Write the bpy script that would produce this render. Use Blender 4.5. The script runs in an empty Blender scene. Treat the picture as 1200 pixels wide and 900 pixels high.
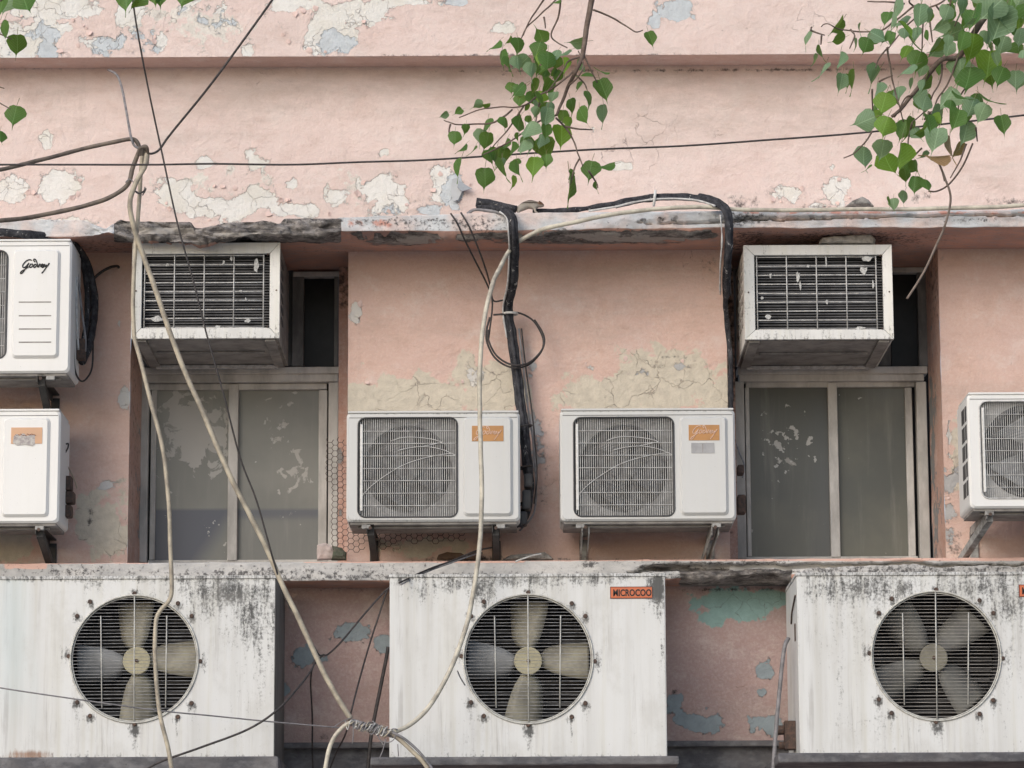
import bpy, bmesh, math, random
import numpy as np
from mathutils import Vector, Matrix, noise, geometry
random.seed(7)
S = bpy.context.scene
COL = S.collection

# ------------------------------------------------------------------ camera, sky, sun
FPX, VPY = 4000.0, 1180.0
TILT = math.atan((VPY-450.0)/FPX)
ROLL = 0.0045
CAM = Vector((0.0, -16.0, 1.6))
R3 = Matrix.Rotation(math.pi/2+TILT, 3, 'X') @ Matrix.Rotation(-ROLL, 3, 'Z')
cd = bpy.data.cameras.new('camera'); cam = bpy.data.objects.new('camera', cd)
COL.objects.link(cam); S.camera = cam
cam.location = CAM; cam.rotation_euler = R3.to_euler()
cd.sensor_width = 36.0; cd.lens = FPX/1200.0*36.0
cd.clip_start = 0.1; cd.clip_end = 500.0
S.render.resolution_x = 1024; S.render.resolution_y = 768

SUN_EL, SUN_AZ = math.radians(29), math.radians(-32)     # azimuth: 0 = straight behind the camera, negative = from the left
w = bpy.data.worlds.new('World'); S.world = w; w.use_nodes = True
wn = w.node_tree
bg = wn.nodes['Background']
sky = wn.nodes.new('ShaderNodeTexSky'); sky.sky_type = 'NISHITA'; sky.sun_disc = False
sky.sun_elevation = SUN_EL; sky.sun_rotation = math.radians(180)-SUN_AZ
sky.air_density = 1.0; sky.dust_density = 2.0; sky.ozone_density = 1.0
wn.links.new(sky.outputs[0], bg.inputs[0]); bg.inputs[1].default_value = 0.13
sl = bpy.data.lights.new('sun', 'SUN'); so = bpy.data.objects.new('sun', sl); COL.objects.link(so)
sl.energy = 1.2; sl.angle = math.radians(42); sl.color = (1.0, 0.985, 0.965)
sd = Vector((math.sin(SUN_AZ)*math.cos(SUN_EL), -math.cos(SUN_AZ)*math.cos(SUN_EL), math.sin(SUN_EL)))
so.rotation_euler = sd.to_track_quat('Z', 'Y').to_euler(); so.location = (-3, -12, 14)
S.view_settings.view_transform = 'Standard'; S.view_settings.look = 'None'
S.view_settings.exposure = 0.26; S.view_settings.gamma = 1.0
S.render.engine = 'CYCLES'

# ------------------------------------------------------------------ photo <-> place
def W(px, py, y):
    d = R3 @ Vector(((px-600.0)/FPX, -(py-450.0)/FPX, -1.0))
    t = (y-CAM.y)/d.y
    return CAM + d*t
RN = np.array([list(r) for r in R3])
def P(v):
    q = (np.asarray(v)-np.array(CAM)) @ RN
    return 600+FPX*q[:, 0]/-q[:, 2], 450-FPX*q[:, 1]/-q[:, 2]
def RECT(x0, y0, x1, y1, y):
    xm, ym = (x0+x1)/2, (y0+y1)/2
    return (W(x0, ym, y).x, W(x1, ym, y).x, W(xm, y1, y).z, W(xm, y0, y).z)     # X0 X1 Z0 Z1

# ------------------------------------------------------------------ object helpers
def org(o):
    v = Vector((0, 0, 0))
    while o: v = v+o.location; o = o.parent
    return v
def tag(o, label=None, cat=None, group=None, kind=None):
    if label: o['label'] = label
    if cat: o['category'] = cat
    if group: o['group'] = group
    if kind: o['kind'] = kind
    return o
def thing(name, loc, label, cat, group=None):
    o = bpy.data.objects.new(name, None); COL.objects.link(o); o.location = loc; o.empty_display_size = .05
    return tag(o, label, cat, group)
def link(name, me, parent=None, loc=None):
    o = bpy.data.objects.new(name, me); COL.objects.link(o)
    if parent: o.parent = parent
    if loc is not None: o.location = loc
    return o

class M:
    def __init__(s): s.v = []; s.f = []
    def add(s, vs, fs):
        b = len(s.v); s.v += [tuple(p) for p in vs]; s.f += [tuple(b+i for i in f) for f in fs]; return s
    def box(s, x0, x1, y0, y1, z0, z1):
        vs = [(x, y, z) for x in (x0, x1) for y in (y0, y1) for z in (z0, z1)]
        return s.add(vs, [(0, 1, 3, 2), (4, 6, 7, 5), (0, 4, 5, 1), (2, 3, 7, 6), (0, 2, 6, 4), (1, 5, 7, 3)])
    def prism(s, loop, y0, y1):                      # loop of (x,z), y0 front
        n = len(loop); vs = [(x, y0, z) for x, z in loop]+[(x, y1, z) for x, z in loop]
        return s.add(vs, [tuple(range(n)), tuple(range(2*n-1, n-1, -1))]+[(i, n+i, n+(i+1) % n, (i+1) % n) for i in range(n)])
    def tube(s, pts, r, n=8, cap=True):
        pts = [Vector(p) for p in pts]; m = len(pts)
        rr = r if hasattr(r, '__len__') else [r]*m
        t = (pts[1]-pts[0]).normalized(); u = t.orthogonal().normalized(); vs = []
        for i in range(m):
            a = pts[max(i-1, 0)]; b = pts[min(i+1, m-1)]; t2 = (b-a)
            t2 = t2.normalized() if t2.length > 1e-9 else t
            u = (u-t2*u.dot(t2)).normalized(); w_ = t2.cross(u)
            for k in range(n):
                an = 2*math.pi*k/n; vs.append(pts[i]+(u*math.cos(an)+w_*math.sin(an))*rr[i])
            t = t2
        fs = [(i*n+k, i*n+(k+1) % n, (i+1)*n+(k+1) % n, (i+1)*n+k) for i in range(m-1) for k in range(n)]
        if cap: fs += [tuple(range(n-1, -1, -1)), tuple((m-1)*n+k for k in range(n))]
        return s.add(vs, fs)
    def disc(s, c, r, y0, y1, n=24, r2=None):
        a = [(c[0]+r*math.cos(2*math.pi*k/n), c[1]+r*math.sin(2*math.pi*k/n)) for k in range(n)]
        r2 = r if r2 is None else r2
        b = [(c[0]+r2*math.cos(2*math.pi*k/n), c[1]+r2*math.sin(2*math.pi*k/n)) for k in range(n)]
        return s.add([(x, y0, z) for x, z in a]+[(x, y1, z) for x, z in b],
                     [tuple(range(n)), tuple(range(2*n-1, n-1, -1))]+[(i, n+i, n+(i+1) % n, (i+1) % n) for i in range(n)])
    def build(s, name, mat, parent=None, smooth=False, bevel=0, kind=None, label=None):
        me = bpy.data.meshes.new(name)
        o0 = org(parent) if parent else Vector((0, 0, 0))
        me.from_pydata([(p[0]-o0.x, p[1]-o0.y, p[2]-o0.z) for p in s.v], [], s.f); me.materials.append(mat)
        if len(s.f) < 20000:
            bm = bmesh.new(); bm.from_mesh(me); bmesh.ops.recalc_face_normals(bm, faces=bm.faces); bm.to_mesh(me); bm.free()
        if smooth: me.polygons.foreach_set('use_smooth', [True]*len(me.polygons))
        o = link(name, me, parent)
        if bevel:
            b = o.modifiers.new('bevel', 'BEVEL'); b.width = bevel; b.segments = 2; b.limit_method = 'ANGLE'; b.angle_limit = math.radians(40)
        if kind: o['kind'] = kind
        if label: o['label'] = label
        return o

def smooth_path(pts, seg=8):
    p = [Vector(a) for a in pts]; out = []
    for i in range(len(p)-1):
        a = p[max(i-1, 0)]; b = p[i]; c = p[i+1]; d = p[min(i+2, len(p)-1)]
        for k in range(seg):
            t = k/seg
            out.append(.5*((2*b)+(c-a)*t+(2*a-5*b+4*c-d)*t*t+(3*b-a-3*c+d)*t**3))
    out.append(p[-1]); return out
def wpath(pts, y=None, seg=8):
    return smooth_path([W(q[0], q[1], q[2] if len(q) > 2 else y) for q in pts], seg)
def rounded(x0, x1, z0, z1, r, n=6):
    out = []
    for cx, cz, a0 in ((x1-r, z1-r, 0), (x0+r, z1-r, 90), (x0+r, z0+r, 180), (x1-r, z0+r, 270)):
        for k in range(n+1):
            a = math.radians(a0+90*k/n); out.append((cx+r*math.cos(a), cz+r*math.sin(a)))
    return out

# fields painted per vertex (bare patches, dirt, rust, and the dark reflection on the left panes); positions found from the photograph
def field(me, base, chans):
    n = len(me.vertices); co = np.empty(n*3); me.vertices.foreach_get('co', co); co = co.reshape(-1, 3)+np.array(base)
    x, y = P(co)
    for name, blobs in chans.items():
        f = np.zeros(n)
        for b in blobs:
            if callable(b): f = np.maximum(f, b(x, y, co)); continue
            s = b[4] if len(b) > 4 else 1.0
            f = np.maximum(f, s*np.exp(-(((x-b[0])/b[2])**2+((y-b[1])/b[3])**2)*.7))
        a = me.attributes.new(name, 'FLOAT', 'POINT'); a.data.foreach_set('value', f.astype(np.float32))

# ------------------------------------------------------------------ materials
class NT:
    def __init__(s, name):
        s.m = bpy.data.materials.new(name); s.m.use_nodes = True; s.t = s.m.node_tree; s.p = s.t.nodes['Principled BSDF']
        s.out = s.t.nodes['Material Output']
    def set(s, sock, v):
        if isinstance(v, bpy.types.NodeSocket): s.t.links.new(v, sock)
        else:
            if isinstance(v, (tuple, list)) and len(v) == 3 and sock.type == 'RGBA': v = (*v, 1)
            sock.default_value = v
    def n(s, typ, ins=None, **kw):
        nd = s.t.nodes.new('ShaderNode'+typ)
        for k, v in kw.items(): setattr(nd, k, v)
        for k, v in (ins or {}).items(): s.set(nd.inputs[k], v)
        return nd
    def co(s, scale=(1, 1, 1), loc=(0, 0, 0)):
        c = s.n('TexCoord').outputs['Object']
        if scale == (1, 1, 1) and loc == (0, 0, 0): return c
        return s.n('Mapping', {'Vector': c, 'Scale': scale, 'Location': loc}).outputs[0]
    def noise(s, sc, det=4, v=None, rough=.55, dist=0):
        return s.n('TexNoise', {'Vector': v or s.co(), 'Scale': sc, 'Detail': det, 'Roughness': rough, 'Distortion': dist}).outputs['Fac']
    def math(s, op, a, b=0.0, c=None):
        i = {0: a, 1: b}
        if c is not None: i[2] = c
        return s.n('Math', i, operation=op).outputs[0]
    def step(s, v, a, b, lo=0.0, hi=1.0):
        return s.n('MapRange', {'Value': v, 'From Min': a, 'From Max': b, 'To Min': lo, 'To Max': hi}, interpolation_type='SMOOTHSTEP').outputs[0]
    def lin(s, v, a, b, lo=0.0, hi=1.0):
        return s.n('MapRange', {'Value': v, 'From Min': a, 'From Max': b, 'To Min': lo, 'To Max': hi}).outputs[0]
    def mix(s, f, a, b, mode='MIX'):
        nd = s.t.nodes.new('ShaderNodeMix'); nd.data_type = 'RGBA'; nd.blend_type = mode
        s.set(nd.inputs[0], f); s.set(nd.inputs[6], a); s.set(nd.inputs[7], b); return nd.outputs[2]
    def attr(s, name): return s.n('Attribute', attribute_name=name).outputs['Fac']
    def bump(s, h, strength=.5, dist=.01):
        s.set(s.p.inputs['Normal'], s.n('Bump', {'Height': h, 'Strength': strength, 'Distance': dist}).outputs[0])
    def fin(s, col, rough=.6, metal=0.0, spec=None):
        s.set(s.p.inputs['Base Color'], col); s.set(s.p.inputs['Roughness'], rough); s.set(s.p.inputs['Metallic'], metal)
        if spec is not None: s.p.inputs['Specular IOR Level'].default_value = spec
        return s.m

def wall_mat(name, base, base2, cR, cG, cB, wear=.35):
    t = NT(name)
    n1 = t.noise(2.2, 6); n2 = t.noise(11, 9, rough=.65); n3 = t.noise(70, 4)
    edge = t.math('ADD', t.math('MULTIPLY_ADD', n2, 1.5, -.75), t.math('MULTIPLY_ADD', t.noise(6.5, 5, dist=.8), 1.3, -.65))
    def msk(a, w=.03):
        return t.step(t.math('ADD', t.math('MULTIPLY', t.attr(a), .92), edge), .52-w, .52+w)
    mR, mG, mB = msk('peel'), msk('grey'), msk('cream', .06)
    col = t.mix(t.step(n1, .3, .7), base, base2)
    # weathering: horizontal trowel-like clouds and vertical streaks
    wz = t.noise(1.6, 7, t.co((.6, 1, 2.6)), rough=.7)
    col = t.mix(t.math('MULTIPLY', t.step(wz, .48, .72), wear), col, (.36, .31, .27))
    st = t.noise(6, 5, t.co((2.2, 1, .22)), rough=.7)
    col = t.mix(t.math('MULTIPLY', t.step(st, .55, .8), wear*.7), col, (.30, .25, .22))
    col = t.mix(t.math('MULTIPLY', t.step(n3, .45, .62), .12), col, (.82, .74, .70))
    col = t.mix(t.math('MULTIPLY', t.step(t.noise(9, 8, t.co((.7, 1, 1.3), (3, 1, 7)), rough=.75, dist=.5), .46, .68), .42), col, tuple(min(1, c*f) for c, f in zip(base, (.80, .74, .70))))
    col = t.mix(t.math('MULTIPLY', t.step(t.noise(5, 8, t.co((.8, 1, 1), (9, 4, 2)), rough=.8), .50, .66), .32), col, (.80, .74, .70))
    sp = t.step(t.noise(30, 2), .74, .79)
    col = t.mix(t.math('MULTIPLY', sp, .35), col, (.13, .08, .07))
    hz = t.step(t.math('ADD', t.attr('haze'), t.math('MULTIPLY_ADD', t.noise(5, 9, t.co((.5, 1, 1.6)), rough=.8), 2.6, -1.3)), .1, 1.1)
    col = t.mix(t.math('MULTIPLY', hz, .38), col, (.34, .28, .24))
    inn = t.noise(24, 6)
    cB2 = t.mix(t.step(inn, .35, .7), cB, tuple(c*.86 for c in cB))
    cR2 = t.mix(t.math('MULTIPLY', t.step(t.noise(7, 5), .42, .64), .6), cR, (.71, .68, .61)); cR2 = t.mix(t.math('MULTIPLY', t.step(inn, .5, .75), .25), cR2, (.52, .46, .43))
    cG2 = t.mix(t.step(inn, .35, .7), cG, tuple(c*.88 for c in cG))
    col = t.mix(mB, col, cB2); col = t.mix(mR, col, cR2); col = t.mix(mG, col, cG2)
    # dark rim round bare patches (lifted paint edge) and hairline cracks
    e = t.math('ADD', t.math('MAXIMUM', t.attr('peel'), t.attr('grey')), edge)
    rim = t.math('MULTIPLY', t.step(e, .42, .47), t.step(e, .56, .50))
    col = t.mix(t.math('MULTIPLY', rim, t.step(n2, .45, .62, .02, .32)), col, (.34, .26, .24))
    cv = t.n('Mapping', {'Vector': t.n('VectorMath', {0: t.co(), 1: t.n('VectorMath', {0: t.n('TexNoise', {'Vector': t.co(), 'Scale': 9.0, 'Detail': 4.0}).outputs['Color'], 'Scale': .16}, operation='SCALE').outputs[0]}, operation='ADD').outputs[0]}).outputs[0]
    vor = t.n('TexVoronoi', {'Vector': cv, 'Scale': 8.5}, feature='DISTANCE_TO_EDGE').outputs['Distance']
    crk = t.math('MULTIPLY', t.step(vor, .013, .003), t.step(t.math('ADD', t.math('ADD', mR, mB), t.math('MULTIPLY', t.step(n1, .58, .66), .6)), .1, .6))
    crk = t.math('MULTIPLY', crk, t.step(t.noise(5, 3), .44, .56))
    col = t.mix(t.math('MULTIPLY', crk, .36), col, (.24, .17, .15))
    g = t.step(t.math('ADD', t.attr('grime'), t.math('MULTIPLY_ADD', t.noise(26, 8, rough=.72), 1.6, -.8)), .28, .62)
    col = t.mix(t.math('MULTIPLY', g, .88), col, (.055, .05, .05))
    h = t.math('ADD', t.math('MULTIPLY', t.math('ADD', mR, mG), -.5), t.math('MULTIPLY_ADD', t.noise(38, 7, rough=.75), .6, t.math('MULTIPLY', t.noise(7, 5, dist=.6), 1.2)))
    h = t.math('ADD', h, t.math('MULTIPLY', crk, -.5))
    gr = t.noise(190, 3); col = t.mix(t.math('MULTIPLY', t.step(gr, .45, .7), .09), col, (.30, .22, .19))
    t.bump(h, .8, .014)
    return t.fin(col, .88, spec=.25)

def concrete_mat(name, c1, c2, dirt=(.05, .048, .05), amt=.5, under=(.30, .13, .09)):
    """painted concrete: attribute 'bare' shows rough dark concrete, 'grime' black mould, 'pink' leftover paint"""
    t = NT(name)
    n1 = t.noise(14, 8, rough=.7); n2 = t.noise(55, 5, rough=.7)
    col = t.mix(t.step(t.noise(5, 4), .38, .62), c1, c2)
    col = t.mix(t.math('MULTIPLY', t.step(t.noise(30, 6, t.co((.5, 1, 1))), .42, .7), .4), col, (.30, .30, .31))
    pk = t.step(t.math('ADD', t.attr('pink'), t.math('MULTIPLY_ADD', n1, 1., -.5)), .42, .58)
    col = t.mix(pk, col, under)
    br = t.step(t.math('ADD', t.attr('bare'), t.math('MULTIPLY_ADD', n1, .9, -.45)), .44, .54)
    rk = t.mix(t.step(t.noise(22, 7, t.co((.45, 1, 1.6)), rough=.75), .35, .68), (.085, .078, .076), (.40, .37, .35))
    rk = t.mix(t.math('MULTIPLY', t.step(t.math('ADD', t.attr('light'), t.math('MULTIPLY_ADD', n1, 1.2, -.6)), .4, .55), .85), rk, t.mix(n2, (.38, .36, .34), (.56, .52, .48)))
    col = t.mix(br, col, rk)
    g = t.step(t.math('ADD', t.math('MULTIPLY', t.attr('grime'), 1.0), t.math('MULTIPLY_ADD', n2, 2.2, -1.1+.12*amt)), .30, .70)
    col = t.mix(t.math('MULTIPLY', g, .85), col, dirt)
    h = t.math('ADD', t.math('MULTIPLY', n1, t.math('MULTIPLY_ADD', br, 2.0, .6)), t.math('MULTIPLY', n2, .5))
    t.bump(h, .7, .014)
    return t.fin(col, .92, spec=.2)

def paint_mat(name, base, streak=.35, grime=(.05, .05, .05), rough=.42, speck=.6, yellow=(.60, .58, .47)):
    t = NT(name)
    sv = t.noise(1.0, 6, t.co((26, 4, .9)), rough=.6)
    sv2 = t.noise(1.0, 7, t.co((36, 4, 1.6)), rough=.72, dist=.3)
    big = t.step(t.noise(2.3, 5, t.co((1.4, 1, .8), (5, 0, 3)), rough=.65), .36, .66)
    col = t.mix(t.math('MULTIPLY', t.step(sv, .46, .75), streak), base, yellow)
    col = t.mix(t.math('MULTIPLY', t.step(sv2, .50, .70), t.math('MULTIPLY', big, streak*1.25)), col, (.38, .37, .36))
    col = t.mix(t.math('MULTIPLY', t.step(t.noise(3, 4), .4, .7), .25), col, tuple(min(1, c*1.06) for c in base))
    run = t.math('MULTIPLY_ADD', t.noise(1.0, 7, t.co((48, 8, 8)), rough=.75), 1.5, -.75)
    spk = t.math('MULTIPLY_ADD', t.noise(95, 5, rough=.7), 1.3*speck, -.65*speck)
    g = t.step(t.math('ADD', t.attr('grime'), t.math('ADD', run, spk)), .24, .70)
    vs_ = t.noise(1.0, 4, t.co((9, 4, .35)), rough=.6)
    col = t.mix(t.math('MULTIPLY', t.step(vs_, .45, .7), streak*.55), col, (.44, .43, .40))
    col = t.mix(t.math('MULTIPLY', g, .9), col, grime)
    sp = t.step(t.noise(120, 2), .74, .79); col = t.mix(t.math('MULTIPLY', sp, .5), col, (.12, .10, .09))
    r = t.step(t.math('ADD', t.attr('rust'), t.math('MULTIPLY', run, .6)), .3, .7)
    col = t.mix(t.math('MULTIPLY', r, .85), col, t.mix(t.noise(40, 4), (.09, .05, .04), (.42, .2, .09)))
    b = t.step(t.math('ADD', t.attr('blue'), t.math('MULTIPLY', run, .25)), .2, .9)
    col = t.mix(t.math('MULTIPLY', b, .5), col, (.50, .60, .62))
    blot = t.noise(4.5, 8, t.co((1, 1, .7), (2, 5, 9)), rough=.72)
    col = t.mix(t.math('MULTIPLY', t.step(blot, .5, .68), streak*.5), col, (.46, .45, .42))
    t.bump(t.math('ADD', t.noise(2.2, 3), t.math('MULTIPLY', t.noise(60, 4), .08)), .45, .014)
    return t.fin(col, t.math('MULTIPLY_ADD', g, .4, rough), spec=.35)

def plain(name, c1, c2=None, rough=.6, scale=30, metal=0.0, bump=.2, spec=.4, stretch=(1, 1, 1)):
    t = NT(name); c2 = c2 or tuple(c*.6 for c in c1)
    n = t.noise(scale, 6, t.co(stretch), rough=.65)
    t.bump(n, bump, .004)
    return t.fin(t.mix(t.step(n, .35, .7), c1, c2), rough, metal, spec)

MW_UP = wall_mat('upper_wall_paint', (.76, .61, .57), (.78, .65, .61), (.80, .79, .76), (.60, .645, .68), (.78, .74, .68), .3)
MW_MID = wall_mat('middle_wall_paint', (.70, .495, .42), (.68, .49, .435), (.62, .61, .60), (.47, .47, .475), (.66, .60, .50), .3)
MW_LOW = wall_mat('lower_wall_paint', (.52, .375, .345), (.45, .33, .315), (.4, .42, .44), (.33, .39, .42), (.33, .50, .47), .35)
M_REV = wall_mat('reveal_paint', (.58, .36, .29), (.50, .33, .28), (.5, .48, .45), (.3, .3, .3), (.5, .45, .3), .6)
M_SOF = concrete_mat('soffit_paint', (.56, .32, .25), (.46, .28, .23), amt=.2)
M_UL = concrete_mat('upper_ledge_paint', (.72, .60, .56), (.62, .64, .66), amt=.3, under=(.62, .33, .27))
M_LL = concrete_mat('lower_ledge_paint', (.60, .585, .57), (.46, .455, .45), amt=.9, under=(.68, .45, .38))
M_SHELF = concrete_mat('mould_concrete', (.16, .155, .16), (.10, .10, .11), amt=1.)
M_RUBBLE = plain('broken_mortar', (.34, .33, .31), (.11, .105, .10), .95, 28, bump=1.0)
M_AC = paint_mat('white_enamel', (.80, .80, .79), .10, speck=.4)
M_ACG = paint_mat('aged_white_enamel', (.62, .625, .62), .14, speck=.5)
M_ACB = paint_mat('old_cabinet_paint', (.68, .69, .69), .62, speck=.9, yellow=(.58,.57,.51))
M_WAC = paint_mat('window_unit_enamel', (.72, .715, .69), .38, speck=.9)
M_PAN = plain('dusty_sheet_metal', (.36, .34, .32), (.19, .18, .17), .7, 9, bump=.25)
M_DARK = plain('dark_interior', (.022, .022, .026), (.04, .04, .045), .8, 20)
M_FIN = plain('coil_fins', (.125, .125, .13), (.06, .06, .065), .55, 12, metal=.2)
M_COIL = plain('condenser_coil', (.10, .10, .10), (.045, .045, .05), .6, 9, metal=.2)
M_ORIF = plain('orifice_plate_paint', (.22, .22, .22), (.14, .14, .14), .6, 14)
M_ORIFL = plain('orifice_plate_light', (.48, .48, .475), (.36, .36, .355), .6, 14)
M_WIRE = plain('grille_wire_paint', (.62, .62, .61), (.38, .37, .36), .5, 40)
M_WIREG = plain('guard_wire_dull', (.33, .335, .35), (.15, .15, .16), .5, 25)
M_ROD = plain('guard_rod_paint', (.60, .60, .56), (.36, .35, .33), .5, 25)
M_BLADE = plain('fan_blade_plastic', (.36, .34, .265), (.19, .18, .15), .55, 7)
M_BLADEG = plain('fan_blade_grey', (.30, .31, .32), (.19, .20, .21), .55, 7)
M_BLADED = plain('grimy_fan_blade', (.17, .17, .155), (.10, .10, .10), .6, 7)
M_HUBD = plain('grimy_fan_hub', (.26, .245, .19), (.18, .17, .14), .6, 9)
M_HUB = plain('fan_hub_plastic', (.50, .46, .31), (.35, .325, .23), .55, 9)
M_FANB = plain('black_fan_plastic', (.05, .05, .055), (.09, .09, .09), .5, 9)
M_FRAME = plain('weathered_frame', (.62, .605, .58), (.36, .35, .335), .8, 7, bump=.3, stretch=(1, 1, .35))
M_FRAME2 = plain('dark_weathered_frame', (.22, .215, .21), (.10, .10, .10), .8, 8, bump=.3, stretch=(1, 1, .35))
def worn_pipe():
    t = NT('worn_black_insulation'); n = t.noise(45, 6, t.co((1, 1, .6)), rough=.7)
    c = t.mix(t.step(n, .35, .75), (.022, .023, .028), (.085, .085, .095))
    c = t.mix(t.step(t.noise(32, 6, t.co((1, 1, .5), (4, 2, 0)), rough=.75), .60, .65), c, (.42, .41, .40))
    t.bump(n, 1.0, .004); return t.fin(c, .8, spec=.2)
M_BLKPIPE = worn_pipe()
M_RUBBER = plain('black_rubber', (.028, .026, .027), (.07, .06, .06), .55, 40)
M_BRWN = plain('aged_brown_cable', (.19, .155, .125), (.095, .08, .07), .6, 18)
M_BEIGE = plain('beige_cable', (.50, .445, .345), (.25, .22, .18), .55, 14)
M_CREAM = plain('cream_cable', (.62, .58, .48), (.34, .31, .26), .55, 14)
M_GREYW = plain('grey_wire', (.26, .25, .26), (.13, .13, .14), .5, 20)
M_STEEL = plain('dirty_bracket_steel', (.40, .40, .39), (.10, .09, .085), .6, 14)
M_BSTEEL = plain('black_bracket_steel', (.035, .034, .035), (.07, .065, .06), .6, 14)
M_BOLT = plain('rusty_bolt', (.06, .045, .04), (.13, .08, .06), .8, 60)
M_BARK = plain('twig_bark', (.11, .075, .06), (.19, .15, .125), .85, 40, bump=.6)
M_PETI = plain('petiole', (.20, .20, .09), (.26, .2, .12), .6, 20)
M_WHT = plain('white_splash', (.75, .75, .74), (.6, .6, .58), .8, 40)
M_DROP = plain('bird_dropping', (.62, .62, .60), (.30, .30, .30), .85, 90)
M_INK = plain('black_ink', (.012, .012, .014), (.02, .02, .02), .5, 20)
M_PINKINK = plain('pale_lettering', (.72, .52, .42), (.62, .42, .32), .6, 20)
M_OCHRE = plain('ochre_label', (.50, .255, .10), (.42, .22, .09), .6, 12)
M_SALMON = plain('faded_label', (.66, .40, .25), (.60, .38, .25), .6, 14)
M_TORN = plain('torn_label_paper', (.55, .53, .50), (.30, .26, .27), .8, 60)
M_SILVER = plain('grey_sticker', (.42, .42, .43), (.33, .33, .34), .6, 20)
M_RED = plain('orange_red_plate', (.60, .165, .07), (.50, .14, .07), .5, 14)
M_REDD = plain('dark_red_border', (.16, .03, .02), (.1, .02, .02), .5, 14)

def glass_mat(name, g1, g2, low, smr):
    t = NT(name)
    c = t.mix(t.step(t.noise(1.4, 5, rough=.6), .35, .65), g1, g2)
    c = t.mix(t.math('MULTIPLY', t.step(t.noise(2, 6, t.co((6, 1, .5)), rough=.7), .5, .75), .3), c, (.33, .32, .29))
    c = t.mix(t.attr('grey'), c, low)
    n = t.noise(13, 7, rough=.6, dist=.6)
    s1 = t.step(t.math('ADD', t.attr('peel'), t.math('MULTIPLY_ADD', n, 2.4, -1.2)), .42, .52)
    c = t.mix(t.math('MULTIPLY', s1, .8), c, smr)
    n2 = t.noise(26, 5)
    s2 = t.step(t.math('ADD', t.attr('splash'), t.math('MULTIPLY_ADD', n2, 2.6, -1.3)), .62, .72)
    c = t.mix(t.math('MULTIPLY', s2, .9), c, (.5, .5, .49))
    s3 = t.step(t.noise(20, 3), .735, .76); c = t.mix(t.math('MULTIPLY', s3, .6), c, (.4, .4, .39))
    return t.fin(c, t.math('MULTIPLY_ADD', t.math('MAXIMUM', s1, s2), .4, .34), spec=.5)
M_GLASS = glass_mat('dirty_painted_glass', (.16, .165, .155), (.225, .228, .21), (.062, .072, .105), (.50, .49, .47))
M_GLASSR = glass_mat('dirty_dark_glass', (.085, .09, .082), (.135, .135, .112), (.09, .095, .105), (.40, .39, .37))
M_BLACKGLASS = plain('dark_glass', (.012, .014, .018), (.02, .022, .026), .3, 6, bump=.02, spec=.12)

def leaf_mat(name, c1, c2, trans):
    t = NT(name)
    rnd = t.n('ObjectInfo').outputs['Random']
    c = t.mix(rnd, c1, c2); c = t.mix(t.math('MULTIPLY', t.step(t.noise(14, 4), .4, .7), .35), c, tuple(x*.6 for x in c1))
    sp = t.n('SeparateXYZ', {0: t.co()}); ax = t.math('ABSOLUTE', sp.outputs[0])
    mid_ = t.step(ax, .022, .006); sv = t.math('SINE', t.math('MULTIPLY', t.math('ADD', sp.outputs[2], t.math('MULTIPLY', ax, -.9)), 52.0))
    vein = t.math('MAXIMUM', mid_, t.math('MULTIPLY', t.step(sv, .86, .98), .55))
    c = t.mix(t.math('MULTIPLY', vein, .55), c, tuple(min(1, x*1.7+.06) for x in c2))
    c = t.mix(t.math('MULTIPLY', t.step(t.noise(9, 6, rough=.75), .56, .7), .35), c, (.26, .25, .20))
    t.fin(c, .55, spec=.3)
    tr = t.n('BsdfTranslucent', {'Color': t.mix(.6, c, (.36, .55, .04))})
    mx = t.n('MixShader', {0: trans, 1: t.p.outputs[0], 2: tr.outputs[0]})
    t.t.links.new(mx.outputs[0], t.out.inputs[0]); return t.m
LEAFM = [leaf_mat('leaf_deep_green', (.035, .11, .03), (.085, .19, .05), .34),
         leaf_mat('leaf_pale_underside', (.14, .24, .15), (.22, .33, .20), .28),
         leaf_mat('leaf_lit_green', (.12, .26, .035), (.17, .32, .06), .45),  # lit leaves: light through the blade put into the colour
         leaf_mat('leaf_dry_brown', (.26, .15, .08), (.35, .22, .13), .2)]

# ------------------------------------------------------------------ ground
g = M().add([(-60, -60, 0), (60, -60, 0), (60, 30, 0), (-60, 30, 0)], [(0, 1, 2, 3)]).build('road', plain('dusty_paving', (.27, .265, .255), (.20, .195, .19), .9, 2))
g['kind'] = 'structure'

# ------------------------------------------------------------------ the building
BLD = thing('building', (0, 0, 0), 'old pink plastered building front with peeling paint, two cracked ledges and two window bays', 'building')
YW = .40; LED = .44; LLD = .30; BAND = .19
zU = W(600, 247, -LED).z; zUb = W(600, 270, -LED).z
zL = W(600, 657, -LLD).z; zLb = W(600, 679, -LLD).z
zB = W(600, 65, -BAND).z
WINX = [(W(152, 480, 0).x, W(407.5, 480, 0).x), (W(853, 480, 0).x, W(1104, 480, 0).x)]

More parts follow.
